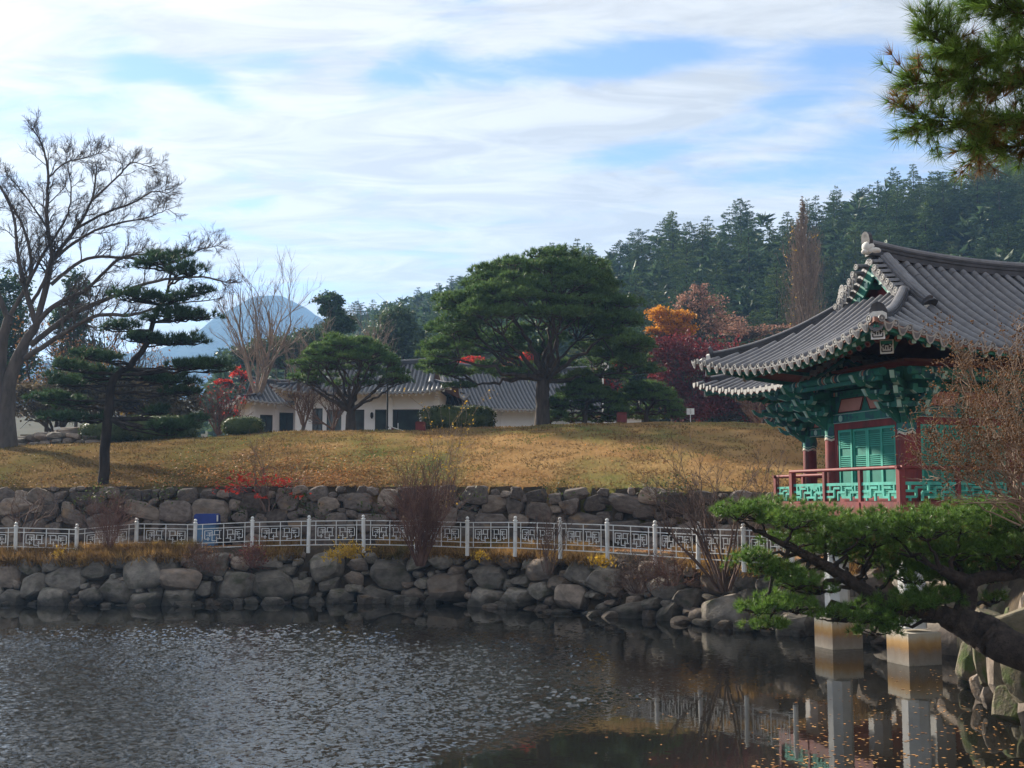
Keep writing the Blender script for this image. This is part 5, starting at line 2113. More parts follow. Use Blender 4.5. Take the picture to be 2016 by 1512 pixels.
NP = [(1450, 1010, 42, 26, 0), (1500, 1015, 58, 32, .2), (1560, 1025, 66, 36, -.2), (1625, 1038, 68, 38, .3), (1690, 1046, 58, 32, -.2), (1570, 1065, 55, 24, .3), (1640, 1080, 60, 24, .5), (1730, 1035, 46, 28, .4), (1720, 1066, 46, 26, 0),
      (1760, 1040, 60, 38, .1), (1825, 1045, 70, 40, -.3), (1890, 1030, 80, 42, 0), (1960, 1030, 72, 44, .2), (2010, 1025, 60, 42, -.2), (1800, 1082, 66, 28, .3), (1880, 1086, 72, 32, .2), (1960, 1085, 72, 34, .1), (2010, 1085, 50, 34, -.3), (1990, 1110, 40, 20, 0),
      (1490, 1110, 46, 22, .2), (1530, 1126, 44, 18, 0), (1480, 1095, 26, 16, .1), (1570, 1145, 46, 24, -.2), (1600, 1160, 40, 20, .1), (1555, 1150, 30, 18, .4), (1495, 1200, 44, 20, 0), (1540, 1186, 44, 22, .2), (1560, 1195, 38, 20, -.2), (1510, 1232, 40, 12, .1),
      (1640, 1213, 42, 18, -.3), (1700, 1216, 54, 22, -.1), (1760, 1195, 60, 24, 0), (1820, 1183, 62, 24, .1), (1720, 1242, 40, 16, -.2), (1755, 1225, 44, 16, .1), (1860, 1175, 40, 18, .2), (1800, 1140, 56, 20, .6), (1850, 1125, 60, 22, .7), (1700, 1100, 50, 22, 1.0), (1760, 1108, 52, 22, 1.2), (1830, 1112, 56, 22, 1.0), (1900, 1108, 56, 22, 1.1), (1960, 1115, 54, 22, .9), (2010, 1120, 50, 20, 1.0), (1660, 1060, 50, 24, 1.0), (1600, 1085, 44, 20, .9), (1740, 1075, 56, 26, 1.2), (1850, 1070, 60, 26, 1.0), (1950, 1065, 60, 26, 1.0), (1940, 1140, 30, 14, .5), (1960, 1180, 24, 14, .3)]
gl, gn, gb = Geo(), Geo(), Geo()
allc = np.concatenate([c5[24:], up5, lf5, rt5])
for (x, y, a, b, dy) in NP:
    s = (Y5 + dy) / F
    p0 = P(x, y, Y5 + dy)
    k = allc[np.argmin(np.linalg.norm(allc - (p0 - (0, 0, .25)), axis=1) + np.where(allc[:, 2] > p0[2] + .1, .5, 0))]
    limb(gl, k, p0 - (0, 0, b * s * .5), .045, .014, r5, -.03, 8, .05)
    for q in range(9):
        an = r5.uniform(0, 6.28)
        limb(gl, p0 - (0, 0, b * s * .5), p0 + np.array([math.cos(an) * a * s * .8, math.sin(an) * a * s * .8, r5.uniform(-.3, .3) * b * s]), .016, .006, r5, .03, 5, .06, sides=4)
    n = int(240 * math.pi * (a * s) ** 2 * .8)
    p, d = pad_points(p0, a * s * 1.12, a * s * 1.0, b * s * 1.15, n, r5, .35)
    tufts(gn, p, d * (1, 1, 1.3), .105, .0095, r5, 34, .62)
    p, d = pad_points(p0 - (0, 0, b * s * .4), a * s * .8, a * s * .8, b * s * .5, n // 8, r5, .8)
    tri_leaves(gb, p, d * (1, 1, -.2), .09, .006, 0, r5, 5, .8)
gl.build('limbs', MT['bark_dark'], t5, True)
gn.build('foliage', MT['pine_near'], t5, True)
gb.build('dry_needles', MT['pine_brown'], t5, True)

# pine bough hanging in from the top right, close to the camera
r6 = np.random.default_rng(37)
Y6 = 6.6
t6 = thing('pine_bough', 'close pine bough with long spiky needles hanging in at the top right', 'pine branch', P(2150, 60, Y6))
gl, gn, gb = Geo(), Geo(), Geo()
main = [polyl(gl, [P(2190, 40, Y6), P(2080, 80, Y6), P(1990, 100, Y6), P(1920, 112, Y6), P(1870, 95, Y6), P(1825, 60, Y6)], [.03, .024, .018, .012, .009, .006], 7, 22, rng=r6, wob=.003),
        polyl(gl, [P(2150, 120, Y6), P(2040, 160, Y6 + .1), P(1950, 165, Y6 + .1), P(1880, 160, Y6 + .1), P(1800, 165, Y6)], [.02, .015, .011, .008, .005], 7, 20, rng=r6, wob=.003),
        polyl(gl, [P(2150, 160, Y6), P(2050, 220, Y6), P(1960, 245, Y6), P(1880, 240, Y6), P(1815, 235, Y6)], [.02, .014, .010, .007, .004], 7, 18, rng=r6, wob=.003),
        polyl(gl, [P(2120, 200, Y6), P(2050, 270, Y6 + .1), P(1980, 290, Y6 + .1), P(1920, 290, Y6)], [.012, .01, .007, .004], 6, 14, rng=r6, wob=.003),
        polyl(gl, [P(2130, -30, Y6), P(2050, 20, Y6 - .1), P(1980, 20, Y6 - .1), P(1930, -10, Y6)], [.02, .014, .010, .005], 6, 14, rng=r6, wob=.003)]
for c in main:
    for k in range(3, len(c)):
        for _ in range(6):
            d = unit(c[k] - c[k - 1]) * .5 + r6.normal(size=3) * .75 + np.array([-.2, 0, .10])
            e = c[k] + unit(d) * r6.uniform(.05, .24)
            tw = limb(gl, c[k], e, .004, .0022, r6, 0, 4, .05, sides=4)
            old = r6.random() < (.22 if (c[k][2] - t6.location[2] < -.25) else .03)
            for q in (1, 2, 3):
                n = 30
                dd_ = np.tile(unit(e - c[k]) + np.array([0, 0, .15]), (n, 1))
                tri_leaves(gb if old else gn, np.tile(tw[q], (n, 1)), dd_, .100, .0040, 0, r6, 1, .62)
gl.build('branches', MT['bark_dark'], t6, True)
gn.build('needles', MT['pine_near'], t6, True)
gb.build('dry_needles', MT['pine_brown'], t6, True)


# ------------------------------------------------------------------ bare trees
r7 = np.random.default_rng(41)
Yz = 60.0
bz = onground(12, Yz)
tz = thing('zelkova_tree', 'huge bare spreading tree with a grey trunk at the left edge', 'tree', bz)
g = Geo()
sp1 = polyl(g, [bz - (0, 0, .4), P(14, 800, Yz), P(20, 745, Yz), P(42, 690, Yz), P(72, 640, Yz)], [.66, .40, .34, .27, .20], 14, 16, rng=r7, wob=.02)
polyl(g, [bz + (-.4, 0, -.4), P(0, 780, Yz), P(2, 690, Yz), P(20, 620, Yz)], [.5, .34, .28, .22], 12, 14, rng=r7, wob=.02)
g.build('trunk', MT['bark_grey'], tz, True)
prm = dict(wig=.16, up=.035, taper=.45, kids={3: 5, 2: 6, 1: 6}, ang=(.35, .85), len=(.42, .66), rmin=.008, first=.25, n=6)
LIM = [([(72, 640), (92, 560), (105, 510), (150, 450), (180, 395), (190, 340)], .30, .04), ([(105, 510), (92, 430), (95, 350), (85, 290), (65, 255)], .20, .03), ([(72, 640), (50, 570), (35, 500), (25, 420), (-10, 350)], .26, .04),
       ([(60, 600), (90, 545), (100, 470), (60, 400), (20, 350)], .16, .03), ([(150, 450), (205, 420), (260, 400), (300, 378), (325, 380)], .13, .02), ([(60, 650), (110, 600), (170, 570), (235, 510), (290, 500), (360, 500)], .24, .03),
       ([(60, 680), (140, 620), (220, 585), (300, 555), (390, 545), (450, 558)], .26, .03), ([(50, 705), (120, 660), (190, 622), (260, 620), (330, 600), (420, 590)], .24, .03), ([(20, 640), (-10, 560), (-30, 470), (-60, 400)], .26, .04),
       ([(105, 510), (165, 465), (230, 440), (285, 430), (330, 412)], .15, .02), ([(100, 560), (170, 510), (250, 508), (330, 520), (390, 492), (425, 485)], .17, .02), ([(50, 570), (85, 500), (130, 430), (140, 370), (130, 310)], .15, .02),
       ([(180, 395), (230, 350), (260, 320), (300, 330)], .10, .02), ([(95, 350), (130, 320), (170, 310), (200, 300)], .08, .02), ([(20, 620), (60, 540), (50, 460), (20, 400), (-20, 330)], .2, .03)]
gl = Geo()
segs = []
for li, (pp_, ra, rb) in enumerate(LIM):
    dy = r7.uniform(-2.8, 2.8)
    n = len(pp_)
    cpts = [P(x, y, Yz + dy * k / (n - 1)) for k, (x, y) in enumerate(pp_)]
    c = polyl(gl, cpts, np.linspace(ra * .62, rb * .8, n), 8, n * 5, rng=r7, wob=.012)
    for k in range(5, len(c)):
        d = unit(c[k] - c[k - 1])
        sd = unit(np.cross(d, r7.normal(size=3)))
        f = k / len(c)
        rr = np.interp(f, [0, 1], [ra, rb])
        grow(segs, c[k], d * .75 + sd * .65 + np.array([.05, 0, .12]), r7.uniform(.75, 1.45) * (1.1 - .48 * f), max(.020, rr * .26), 2, r7, dict(prm, kids={2: 8, 1: 7}))
    grow(segs, c[-1], c[-1] - c[-3], .6, rb, 2, r7, dict(prm, kids={2: 5, 1: 5}))
tubes(gl, segs)
gl.build('branches', MT['bark_grey'], tz, True)

up = dict(wig=.10, up=.06, taper=.5, kids={3: 6, 2: 5, 1: 5}, ang=(.3, .6), len=(.4, .6), rmin=.012, first=.2, n=6)
fanl = lambda r, n, ln, sp, k=.6: [(np.array([math.cos(a) * sp, math.sin(a) * sp, 1.0]), ln * r.uniform(.8, 1.1), k * r.uniform(.7, 1.1)) for a in np.arange(n) * 6.28 / n + r.uniform(0, 3)]
r8 = np.random.default_rng(42)
Yt = 86.0


def bt(label, px, Y, toppx, spread, nl, rr, mat_='twig_pale', leaves=None, lvl=3, trunk_h=.3, prm=up, name='bare_tree', sp=.45, seed=1, group=None, lean=(0, 0)):
    r = np.random.default_rng(seed)
    b = onground(px, Y)
    hh = P(px, toppx, Y)[2] - b[2]
    return bare_tree(name, label, b, hh, fanl(r, nl, hh * (1 - trunk_h) * .62, sp), r, prm, rr, MT['bark_grey'], MT[mat_], trunk_h=trunk_h, lvl=lvl, leaves=leaves, group=group, lean=lean)


bt('tall pale bare tree standing before the blue mountain, upright limbs', 505, 84, 505, 1, 6, .22, seed=51, sp=.38)
bt('slender bare tree behind the left end of the white hall, bending right', 590, 82, 640, 1, 5, .14, seed=52, sp=.5)
bt('wide fine-twigged bare tree behind the small flat-topped pine', 700, 92, 622, 1, 7, .20, seed=53, sp=.7)
bt('low bare cherry in front of the hall side wall', 598, 70, 735, 1, 5, .13, 'twig', seed=54, sp=.6, trunk_h=.28)
bt('second low bare cherry with crooked limbs before the hall wall', 655, 72, 745, 1, 5, .12, 'twig', seed=55, sp=.7, trunk_h=.28)
bt('bare tree with a tangled crown between the red maple and the round hedge', 430, 72, 735, 1, 6, .13, 'twig_red', seed=56, sp=.7, trunk_h=.25, leaves=(MT['leaf_red'], 160, .07))
bt('bare purple-brown tree under the pavilion eave on the lawn crest', 1500, 70, 745, 1, 6, .10, 'twig', seed=57, sp=.6, trunk_h=.15)
bt('brown-leaved thicket tree behind the huge bare tree', 110, 74, 640, 1, 8, .18, 'bark', seed=58, sp=.7, trunk_h=.2, leaves=(MT['leaf_brown'], 2600, .09))
bt('brown-leaved thicket tree right of the leaning pine trunk', 265, 78, 680, 1, 8, .18, 'bark', seed=59, sp=.8, trunk_h=.2, leaves=(MT['leaf_brown'], 2200, .09))
bt('leafless twiggy tree rising behind the low stone edging', 190, 82, 600, 1, 8, .18, 'bark', seed=60, sp=.6, trunk_h=.25)

# columnar poplar
rp = np.random.default_rng(61)
Yp = 108.0
bp = onground(1592, Yp)
tpz = thing('poplar', 'tall columnar brown poplar with last yellow leaves, in front of the dark forest', 'tree', bp)
hp = P(1592, 358, Yp)[2] - bp[2]
g = Geo()
polyl(g, [bp - (0, 0, .4), bp + (0, 0, hp * .5), bp + (0, 0, hp * .93)], [.28, .18, .04], 8, 12)
g.build('trunk', MT['bark'], tpz, True)
gl, segs = Geo(), []
for i in range(150):
    f = rp.uniform(.16, .92)
    a = rp.uniform(0, 6.28)
    q = bp + (0, 0, hp * f)
    w = 2.2 * math.sin(math.pi * min(1, (f + .12) ** .8)) + .2
    grow(segs, q, (math.cos(a) * .42, math.sin(a) * .42, 1.0), min(w * 2.0, hp * (1 - f) + .8), .045, 2, rp, dict(wig=.07, up=.16, taper=.4, kids={2: 5, 1: 4}, ang=(.15, .4), len=(.4, .6), rmin=.018, first=.15, n=5))
tubes(gl, segs)
gl.build('branches', MT['twig_pale'], tpz, True)
ends = np.concatenate([s[0] for s in segs if s[2] <= 1])
g = Geo()
q = ends[rp.integers(len(ends), size=1500)] + rp.normal(size=(1500, 3)) * .15
quad_leaves(g, q, .10, rng=rp)
g.build('leaves', MT['leaf_poplar'], tpz, True)
hi = ends[(ends[:, 2] > bp[2] + hp * .45)]
g = Geo()
q = hi[rp.integers(len(hi), size=420)] + rp.normal(size=(420, 3)) * .15
q = q[np.abs(q[:, 0] - bp[0]) > .7]
quad_leaves(g, q, .10, rng=rp)
g.build('yellow_leaves', MT['leaf_yellow'], tpz, True)


# ------------------------------------------------------------------ autumn trees
def leafy(name, label, px, Y, blobs, m_, n, size, r0=.14, seed=1, twig='bark', cat='tree'):
    """blobs: (px, py, rx px, ry px)"""
    r = np.random.default_rng(seed)
    b = onground(px, Y)
    t = thing(name, label, cat, b)
    s = Y / F
    g = Geo()
    z0 = min(P(x, y + ry, Y)[2] for x, y, rx, ry in blobs)
    top = np.array([b[0], b[1], max(b[2] + .5, z0)])
    polyl(g, [b - (0, 0, .3), (b + top) / 2 + r.normal(size=3) * .05, top], [r0 * 1.2, r0, r0 * .8], 8, 8)
    g.build('trunk', MT[twig], t, True)
    gl, gf = Geo(), Geo()
    tot = sum(rx * ry for _, _, rx, ry in blobs)
    for x, y, rx, ry in blobs:
        c = P(x, y, Y + r.uniform(-.6, .6))
        for _ in range(9):
            e = c + r.normal(size=3) * np.array([rx, rx, ry]) * s * .5
            pth = limb(gl, top - (0, 0, .1), e, r0 * .4, .02, r, .03, 6, .05, sides=5)
            for k in range(3):
                limb(gl, pth[2 + k], e + r.normal(size=3) * np.array([rx, rx, ry]) * s * .5, .03, .01, r, .02, 4, .06, sides=3)
        k = int(n * rx * ry / tot)
        nc = max(5, k // 45)
        d = unit(r.normal(size=(nc, 3))) * r.uniform(.35, 1.0, (nc, 1)) ** .5
        cc = c + d * np.array([rx, rx * .9, ry]) * s
        q = cc[r.integers(nc, size=k)] + r.normal(size=(k, 3)) * np.array([rx, rx, ry * .8]) * s * .22
        quad_leaves(gf, q, size, rng=r, flat=.3)
    gl.build('branches', MT[twig], t, True)
    gf.build('leaves', m_, t, True)
    return t


leafy('maple', 'golden orange tree glowing at the right edge of the big pine', 1325, 98, [(1298, 618, 26, 13), (1338, 622, 24, 13), (1322, 636, 30, 12), (1300, 648, 26, 12), (1350, 650, 20, 16), (1330, 664, 18, 10), (1285, 660, 16, 10)], MT['leaf_orange'], 7000, .12, seed=71)
leafy('oak_tree', 'pinkish brown half-bare tree towering over the orange tree', 1372, 104, [(1365, 590, 34, 30), (1395, 615, 36, 32), (1350, 600, 24, 20), (1420, 640, 40, 26), (1375, 570, 16, 18)], MT['leaf_pink'], 2500, .13, seed=72)
leafy('oak_tree', 'rusty thin-leaved tree rising behind the pavilion roof corner', 1450, 106, [(1440, 640, 40, 18), (1480, 655, 40, 16), (1530, 650, 40, 12)], MT['leaf_pink'], 1500, .12, seed=73)
leafy('maple', 'dark maroon maple directly left of the pavilion eave corner', 1350, 88, [(1345, 700, 50, 45), (1320, 750, 40, 40), (1360, 790, 50, 36), (1300, 690, 30, 25)], MT['leaf_maroon'], 9000, .12, seed=74)
leafy('maple', 'dark maroon maple half hidden behind the pavilion eave', 1430, 86, [(1420, 720, 60, 50), (1450, 770, 55, 45), (1400, 800, 50, 28), (1480, 800, 40, 28)], MT['leaf_maroon'], 10000, .12, seed=75)
leafy('maple', 'crimson maple showing through the trunk fork of the big pine', 1040, 96, [(1040, 702, 20, 14), (1010, 715, 22, 10), (930, 710, 24, 9)], MT['leaf_red'], 2200, .11, seed=76)
leafy('maple', 'dull red maple behind the white flag', 1210, 92, [(1215, 722, 18, 16), (1205, 755, 16, 22), (1180, 730, 16, 12)], MT['leaf_red'], 1500, .11, seed=77)
leafy('maple', 'scarlet maple above the left eave of the white hall', 470, 88, [(472, 735, 18, 12), (440, 755, 18, 10)], MT['leaf_red'], 800, .10, seed=78)
leafy('maple', 'scarlet bush maple in front of the left wing wall', 470, 80, [(465, 815, 14, 10), (440, 820, 16, 10), (330, 812, 26, 12)], MT['leaf_red'], 600, .09, seed=79, cat='shrub')
leafy('ginkgo', 'yellow leaved tree glimpsed behind the leaning pine trunk', 255, 80, [(255, 803, 24, 14), (285, 812, 14, 9)], MT['leaf_yellow'], 1400, .10, seed=80)
leafy('evergreen_tree', 'dark evergreen crown standing above the bare trees left of centre', 652, 110, [(650, 590, 26, 16), (655, 612, 22, 14), (668, 640, 30, 20)], MT['pine_dark'], 5200, .17, seed=81)
leafy('evergreen_tree', 'dark evergreen behind the grey trunk at the far left', 20, 84, [(20, 590, 40, 50), (10, 660, 46, 50), (40, 730, 40, 40)], MT['pine_dark'], 7000, .15, seed=82)
leafy('evergreen_tree', 'dark evergreen between the huge bare tree and the leaning pine', 150, 90, [(150, 570, 24, 34), (140, 640, 40, 40), (160, 700, 46, 40)], MT['pine_dark'], 6000, .15, seed=83)
leafy('evergreen_tree', 'olive evergreen thicket below the left forest slope', 560, 116, [(540, 690, 50, 26), (600, 680, 50, 30), (470, 705, 40, 20)], MT['cedar_back'], 7000, .2, seed=84)
leafy('evergreen_tree', 'dark green tree behind the low pines and the flag', 1262, 96, [(1258, 690, 30, 40), (1270, 750, 30, 40), (1235, 730, 22, 30)], MT['pine_dark'], 6000, .14, seed=85)
leafy('evergreen_tree', 'blue green tree rising behind the white hall roof', 790, 112, [(780, 640, 36, 36), (820, 680, 30, 40), (755, 680, 34, 34)], MT['cedar_back'], 9000, .18, seed=86)
leafy('evergreen_tree', 'olive brown thicket behind the leaning pine, left of the round hedge', 300, 73, [(290, 780, 60, 40), (350, 790, 44, 34), (230, 770, 40, 34)], MT['thicket'], 7000, .12, seed=88)
leafy('thicket', 'olive brown thicket behind the low stone edging', 90, 70, [(60, 790, 60, 36), (130, 780, 50, 40), (190, 760, 40, 36)], MT['thicket'], 6000, .12, seed=87, cat='shrub')


# ------------------------------------------------------------------ clipped hedges
def hedge(label, px0, px1, top, bot, Y, seed, power=3.2):
    r = np.random.default_rng(seed)
    s = Y / F
    c = P((px0 + px1) / 2, (top + bot) / 2, Y)
    rx, rz = (px1 - px0) / 2 * s, (bot - top) / 2 * s
    ry = min(rx, 1.6)
    c[2] = max(c[2], h1(c[0], c[1]) + rz * .8)
    t = thing('hedge', label, 'hedge', (c[0], c[1], h1(c[0], c[1])))
    v, f = ICO3
    p = np.sign(v) * np.abs(v) ** (2 / power)
    lump = 1 + .03 * np.sin(p[:, 0] * 7 + seed) * np.sin(p[:, 2] * 6 + p[:, 1] * 5)
    g = Geo()
    g.add(p * lump[:, None] * np.array([rx, ry, rz]) * .93 + c, f, 0, True)
    g.build('hedge_core', MT['hedge'], t, True)
    n = int(900 * (rx * rz + rx * ry))
    d = unit(r.normal(size=(n, 3)))
    q = np.sign(d) * np.abs(d) ** (2 / power)
    q = c + q * np.array([rx, ry, rz]) * r.uniform(.9, 1.03, (n, 1)) * (1 + .03 * np.sin(q[:, :1] * 7 + seed) * np.sin(q[:, 2:] * 6 + q[:, 1:2] * 5))
    g = Geo()
    quad_leaves(g, q, .055, rng=r)
    g.build('hedge_leaves', MT['hedge'], t, True)


hedge('long loaf-shaped clipped hedge in front of the hall, left of the big pine', 824, 977, 799, 850, 66.5, 91)
hedge('small round clipped hedge at the left end of the lawn crest', 438, 519, 826, 868, 63, 92, 2.6)
hedge('wide dark clipped hedge behind the leaning pine trunk', 232, 388, 826, 882, 63, 93, 3.0)
hedge('lower shaggy hedge left of the leaning pine trunk', 160, 260, 838, 884, 62.5, 94, 2.6)


# ------------------------------------------------------------------ white railing along the path
POST_PX = [(-315, 1096, 43.6), (-201, 1093, 43.6), (-87, 1090, 43.5), (30, 1088, 43), (150, 1092, 42.6), (268, 1080, 43), (383, 1082, 43), (496, 1077, 43), (607, 1075, 42.8), (716, 1074, 42.6), (819, 1076, 42.0), (920, 1080, 41.0), (1014, 1081, 39.9), (1103, 1085, 38.7),
           (1196, 1090, 37.2), (1290, 1097, 35.7), (1375, 1103, 34.2), (1465, 1108, 32.7), (1560, 1116, 31.2)]
fence = thing('white_railing', 'white metal railing with key-fret panels along the far bank path', 'railing', (*P(819, 1076, 42)[:2], 2.0))
fo = np.array(fence['_o'])
g = Geo()
g.tube([(0, 0, -.25), (0, 0, .95)], .068, 10)
g.tube([(0, 0, .95), (0, 0, .965), (0, 0, .985), (0, 0, 1.0)], [.085, .085, .05, .04], 10)
v, f = ICO2
g.add(v * .062 + (0, 0, 1.05), f, 0, True)
POSTM = g.mesh('post', MT['white_metal'])
g = Geo()                                                        # unit panel: x 0..1, z 0..1
HB = [(0, 1, .90, .030), (0, 1, .74, .026), (0, 1, .22, .026), (0, 1, .04, .030)]
KEY = [(.17, .30, .66), (.20, .42, .50), (.17, .26, .36), (.34, .46, .66), (.36, .46, .36), (.30, .38, .29), (.22, .30, .58)]
VKEY = [(.17, .36, .66), (.23, .29, .44), (.30, .29, .66), (.38, .22, .44), (.34, .50, .66), (.43, .36, .66), (.26, .44, .58)]
for x0, x1, z, w in HB:
    g.box(((x0 + x1) / 2, 0, z), (x1 - x0, .026, w))
for x in (.13, .5, .87):
    g.box((x, 0, .47), (.012, .022, .86))
for mir in (0, 1):
    for x0, x1, z in KEY:
        a, b = (x0, x1) if not mir else (1 - x1, 1 - x0)
        g.box(((a + b) / 2, 0, z), (b - a, .020, .022))
    for x, z0, z1 in VKEY:
        g.box((x if not mir else 1 - x, 0, (z0 + z1) / 2), (.011, .020, z1 - z0))
PANELM = g.mesh('fret_panel', MT['white_metal'])
pp_ = [P(x, y, Y) for x, y, Y in POST_PX]
for i, q in enumerate(pp_):
    inst('post', POSTM, fence, Matrix.Translation(Vector(q - fo)) @ Matrix.Rotation(RG.normal() * .015, 4, 'Y'))
    if i:
        a, b = pp_[i - 1], q
        d = b - a
        ex = unit(d * (1, 1, 0))
        m4 = np.eye(4)
        m4[:3, 0] = d
        m4[:3, 1] = (-ex[1], ex[0], 0)
        m4[:3, 3] = a - fo
        # each panel follows the slope of the path: bake the shear into its own mesh copy
        me = PANELM.copy()
        co = np.array([v.co[:] for v in PANELM.vertices])
        w = co @ m4[:3, :3].T + m4[:3, 3]
        me.vertices.foreach_set('co', w.astype(np.float32).ravel())
        me.update()
        o = bpy.data.objects.new('fret_panel', me)
        C.objects.link(o)
        o.parent = fence

# blue bin standing on the path
bn_ = onground(412, 44.6)
binb = thing('storage_bin', 'blue storage bin on the path, seen over and through the white railing', 'bin', bn_)
MT['bin_blue'] = mat('bin_blue', (.015, .035, .19), (.02, .05, .25), scale=3, rough=.4)
MT['bin_pale'] = mat('bin_pale', (.06, .14, .26), (.09, .18, .30), scale=3, rough=.5)
g = Geo()
g.prism([(-.36, .02), (.36, .02), (.39, .82), (-.39, .82)], (0, 0, 0), (1, 0, 0), (0, 0, 1), (0, .55, 0))
g.build('bin_body', MT['bin_pale'], binb)
g = Geo()
g.prism([(-.42, .80), (.42, .80), (.42, 1.16), (.36, 1.22), (-.36, 1.22), (-.42, 1.16)], (0, 0, 0), (1, 0, 0), (0, 0, 1), (0, .62, 0))
g.build('bin_lid', MT['bin_blue'], binb)
g = Geo()
g.box((.44, -.25, 1.05), (.06, .05, .24))
g.build('bin_handle', MT['white'], binb)


# ------------------------------------------------------------------ white tiled-roof hall
hall_o = onground(760, 80.0)
hall_z = P(760, 852, 80)[2]
hall = thing('hall', 'long white hall with grey tiled roofs and dark windows beyond the lawn', 'building', (hall_o[0], hall_o[1], hall_z - .6))


def placed(name, px, Y, z, rz):
    """transparent grouping of local coordinates: returns rotation and origin relative to the hall"""
    w = P(px, 800, Y)
    return np.array([w[0], w[1], z]) - np.array(hall['_o']), rz


def hall_wing(R, o, rz, zfloor, windows, left_ext=False):
    """builds one wing as parts of the hall; windows: (x0, x1, z0, z1) on the front wall, heights above the floor"""
    ca, sa = math.cos(rz), math.sin(rz)
    rot = np.array([[ca, -sa, 0], [sa, ca, 0], [0, 0, 1]])
    before = set(bpy.data.objects)

    rf_ = build_roof(R, hall, (0, 0, 0), .30, [], 'wing_roof', ends=True)
    ridges(R, hall, (0, 0, 0), False, 1.0)
    g = Geo()
    zt = R.zE + .25
    t_ = .12
    xs = [0.0]
    segs_ = sorted(windows)
    for x0, x1, z0, z1 in segs_:
        g.box(((xs[-1] + x0) / 2, 0, (zfloor + zt) / 2), (x0 - xs[-1], .25, zt - zfloor))
        g.box(((x0 + x1) / 2, 0, (zfloor + z1 + zt) / 2), (x1 - x0, .25, zt - zfloor - z1))
        if z0 > 0:
            g.box(((x0 + x1) / 2, 0, zfloor + z0 / 2), (x1 - x0, .25, z0))
        xs.append(x1)
    g.box(((xs[-1] + R.LX) / 2, 0, (zfloor + zt) / 2), (R.LX - xs[-1], .25, zt - zfloor))
    g.box((.0, R.LY / 2, (zfloor + zt) / 2), (.25, R.LY, zt - zfloor))
    g.box((R.LX, R.LY / 2, (zfloor + zt) / 2), (.25, R.LY, zt - zfloor))
    g.box((R.LX / 2, R.LY, (zfloor + zt) / 2), (R.LX, .25, zt - zfloor))
    g.build('wing_wall', MT['plaster'], hall)
    for x0, x1, z0, z1 in segs_:
        g = Geo()
        for a, b, c, d in ((x0, x1, z0, z0 + .08), (x0, x1, z1 - .08, z1), (x0, x0 + .06, z0, z1), (x1 - .06, x1, z0, z1), ((x0 + x1) / 2 - .03, (x0 + x1) / 2 + .03, z0, z1)):
            g.box(((a + b) / 2, -.09, zfloor + (c + d) / 2), (b - a, .08, d - c))
        w_ = g.build('window', MT['black'], hall)
        g = Geo()
        g.box(((x0 + x1) / 2, -.05, zfloor + (z0 + z1) / 2), (x1 - x0 - .1, .02, z1 - z0 - .1))
        g.build('pane', MT['glass_dark'], w_)
    # pilasters, cornice and white rafter ends
    for x in np.arange(0, R.LX + .1, R.LX / 3):
        g = Geo()
        g.box((x, -.10, (zfloor + zt) / 2 - .3), (.34, .22, zt - zfloor - .6))
        g.box((x, -.35, zt - .35), (.18, .8, .16))
        g.box((x, -.22, zt - .55), (.18, .5, .16))
        g.build('pilaster', MT['plaster'], hall)
    g = Geo()
    g.box((R.LX / 2, -.08, zfloor + 2.55), (R.LX - .4, .10, .10))
    g.box((R.LX / 2, -.10, zt - .12), (R.LX + .5, .22, .26))
    g.build('cornice', MT['plaster'], hall)
    gr = Geo()
    for side in 'FL':
        lo, hi = R.ext(side)
        for q in np.arange(lo + .3, hi - .2, .45):
            w1 = R.o + .1
            e = min(q - lo, hi - q)
            qi = min(max(q, .1), (R.LX if side == 'F' else R.LY) - .1)
            gr.bar(R.pt(side, q, min(.12, e * .8), -.22), R.pt(side, qi, w1, -.30), .12, .14)
    tag(gr.build('rafter_ends', MT['plaster'], hall), kind='stuff')
    for ob in set(bpy.data.objects) - before:
        if ob.parent == hall:
            ob.matrix_local = Matrix.Translation(Vector(o)) @ Matrix.Rotation(rz, 4, 'Z') @ ob.matrix_local


zf = hall_z - .5 - hall['_o'][2]
Ra = Roof(9.6, 5.0, 1.45, P(820, 776, 80)[2] - hall['_o'][2], 2.3, .25, .55, .2, 3.2)
oa, _ = placed('a', 588, 80.5, 0, 0)
oa[2] = 0
hall_wing(Ra, oa, math.radians(-3), zf, [(1.0, 1.7, .1, 2.2), (2.0, 4.6, .1, 2.1), (5.35, 8.4, .1, 2.1)])
Rb = Roof(13.5, 7.0, 1.6, P(960, 803, 84)[2] - hall['_o'][2], 3.4, .3, .35, .15, 3.0)
ob_, _ = placed('b', 872, 85.5, 0, 0)
ob_[2] = 0
hall_wing(Rb, ob_, math.radians(16), zf, [(3.0, 5.2, .1, 1.2), (6.2, 8.5, .1, 1.2)])
Rc = Roof(5.0, 5.0, 1.2, P(500, 795, 84)[2] - hall['_o'][2], 1.7, .2, .35, .15, 2.5)
oc_, _ = placed('c', 498, 83.5, 0, 0)
oc_[2] = 0
hall_wing(Rc, oc_, math.radians(24), zf, [(.5, 1.4, .1, 2.0), (1.9, 2.9, .1, 2.2)])
# lamp on the hall wall
g = Geo()
q = P(732, 817, 79.9) - np.array(hall['_o'])
g.tube([q - (0, 0, .25), q - (0, 0, .1), q + (0, 0, .12), q + (0, 0, .2)], [.05, .11, .10, .03], 8)
g.bar(q + (0, 0, .0), q + (0, .4, .05), .05, .05)
g.build('wall_lamp', MT['black'], hall)

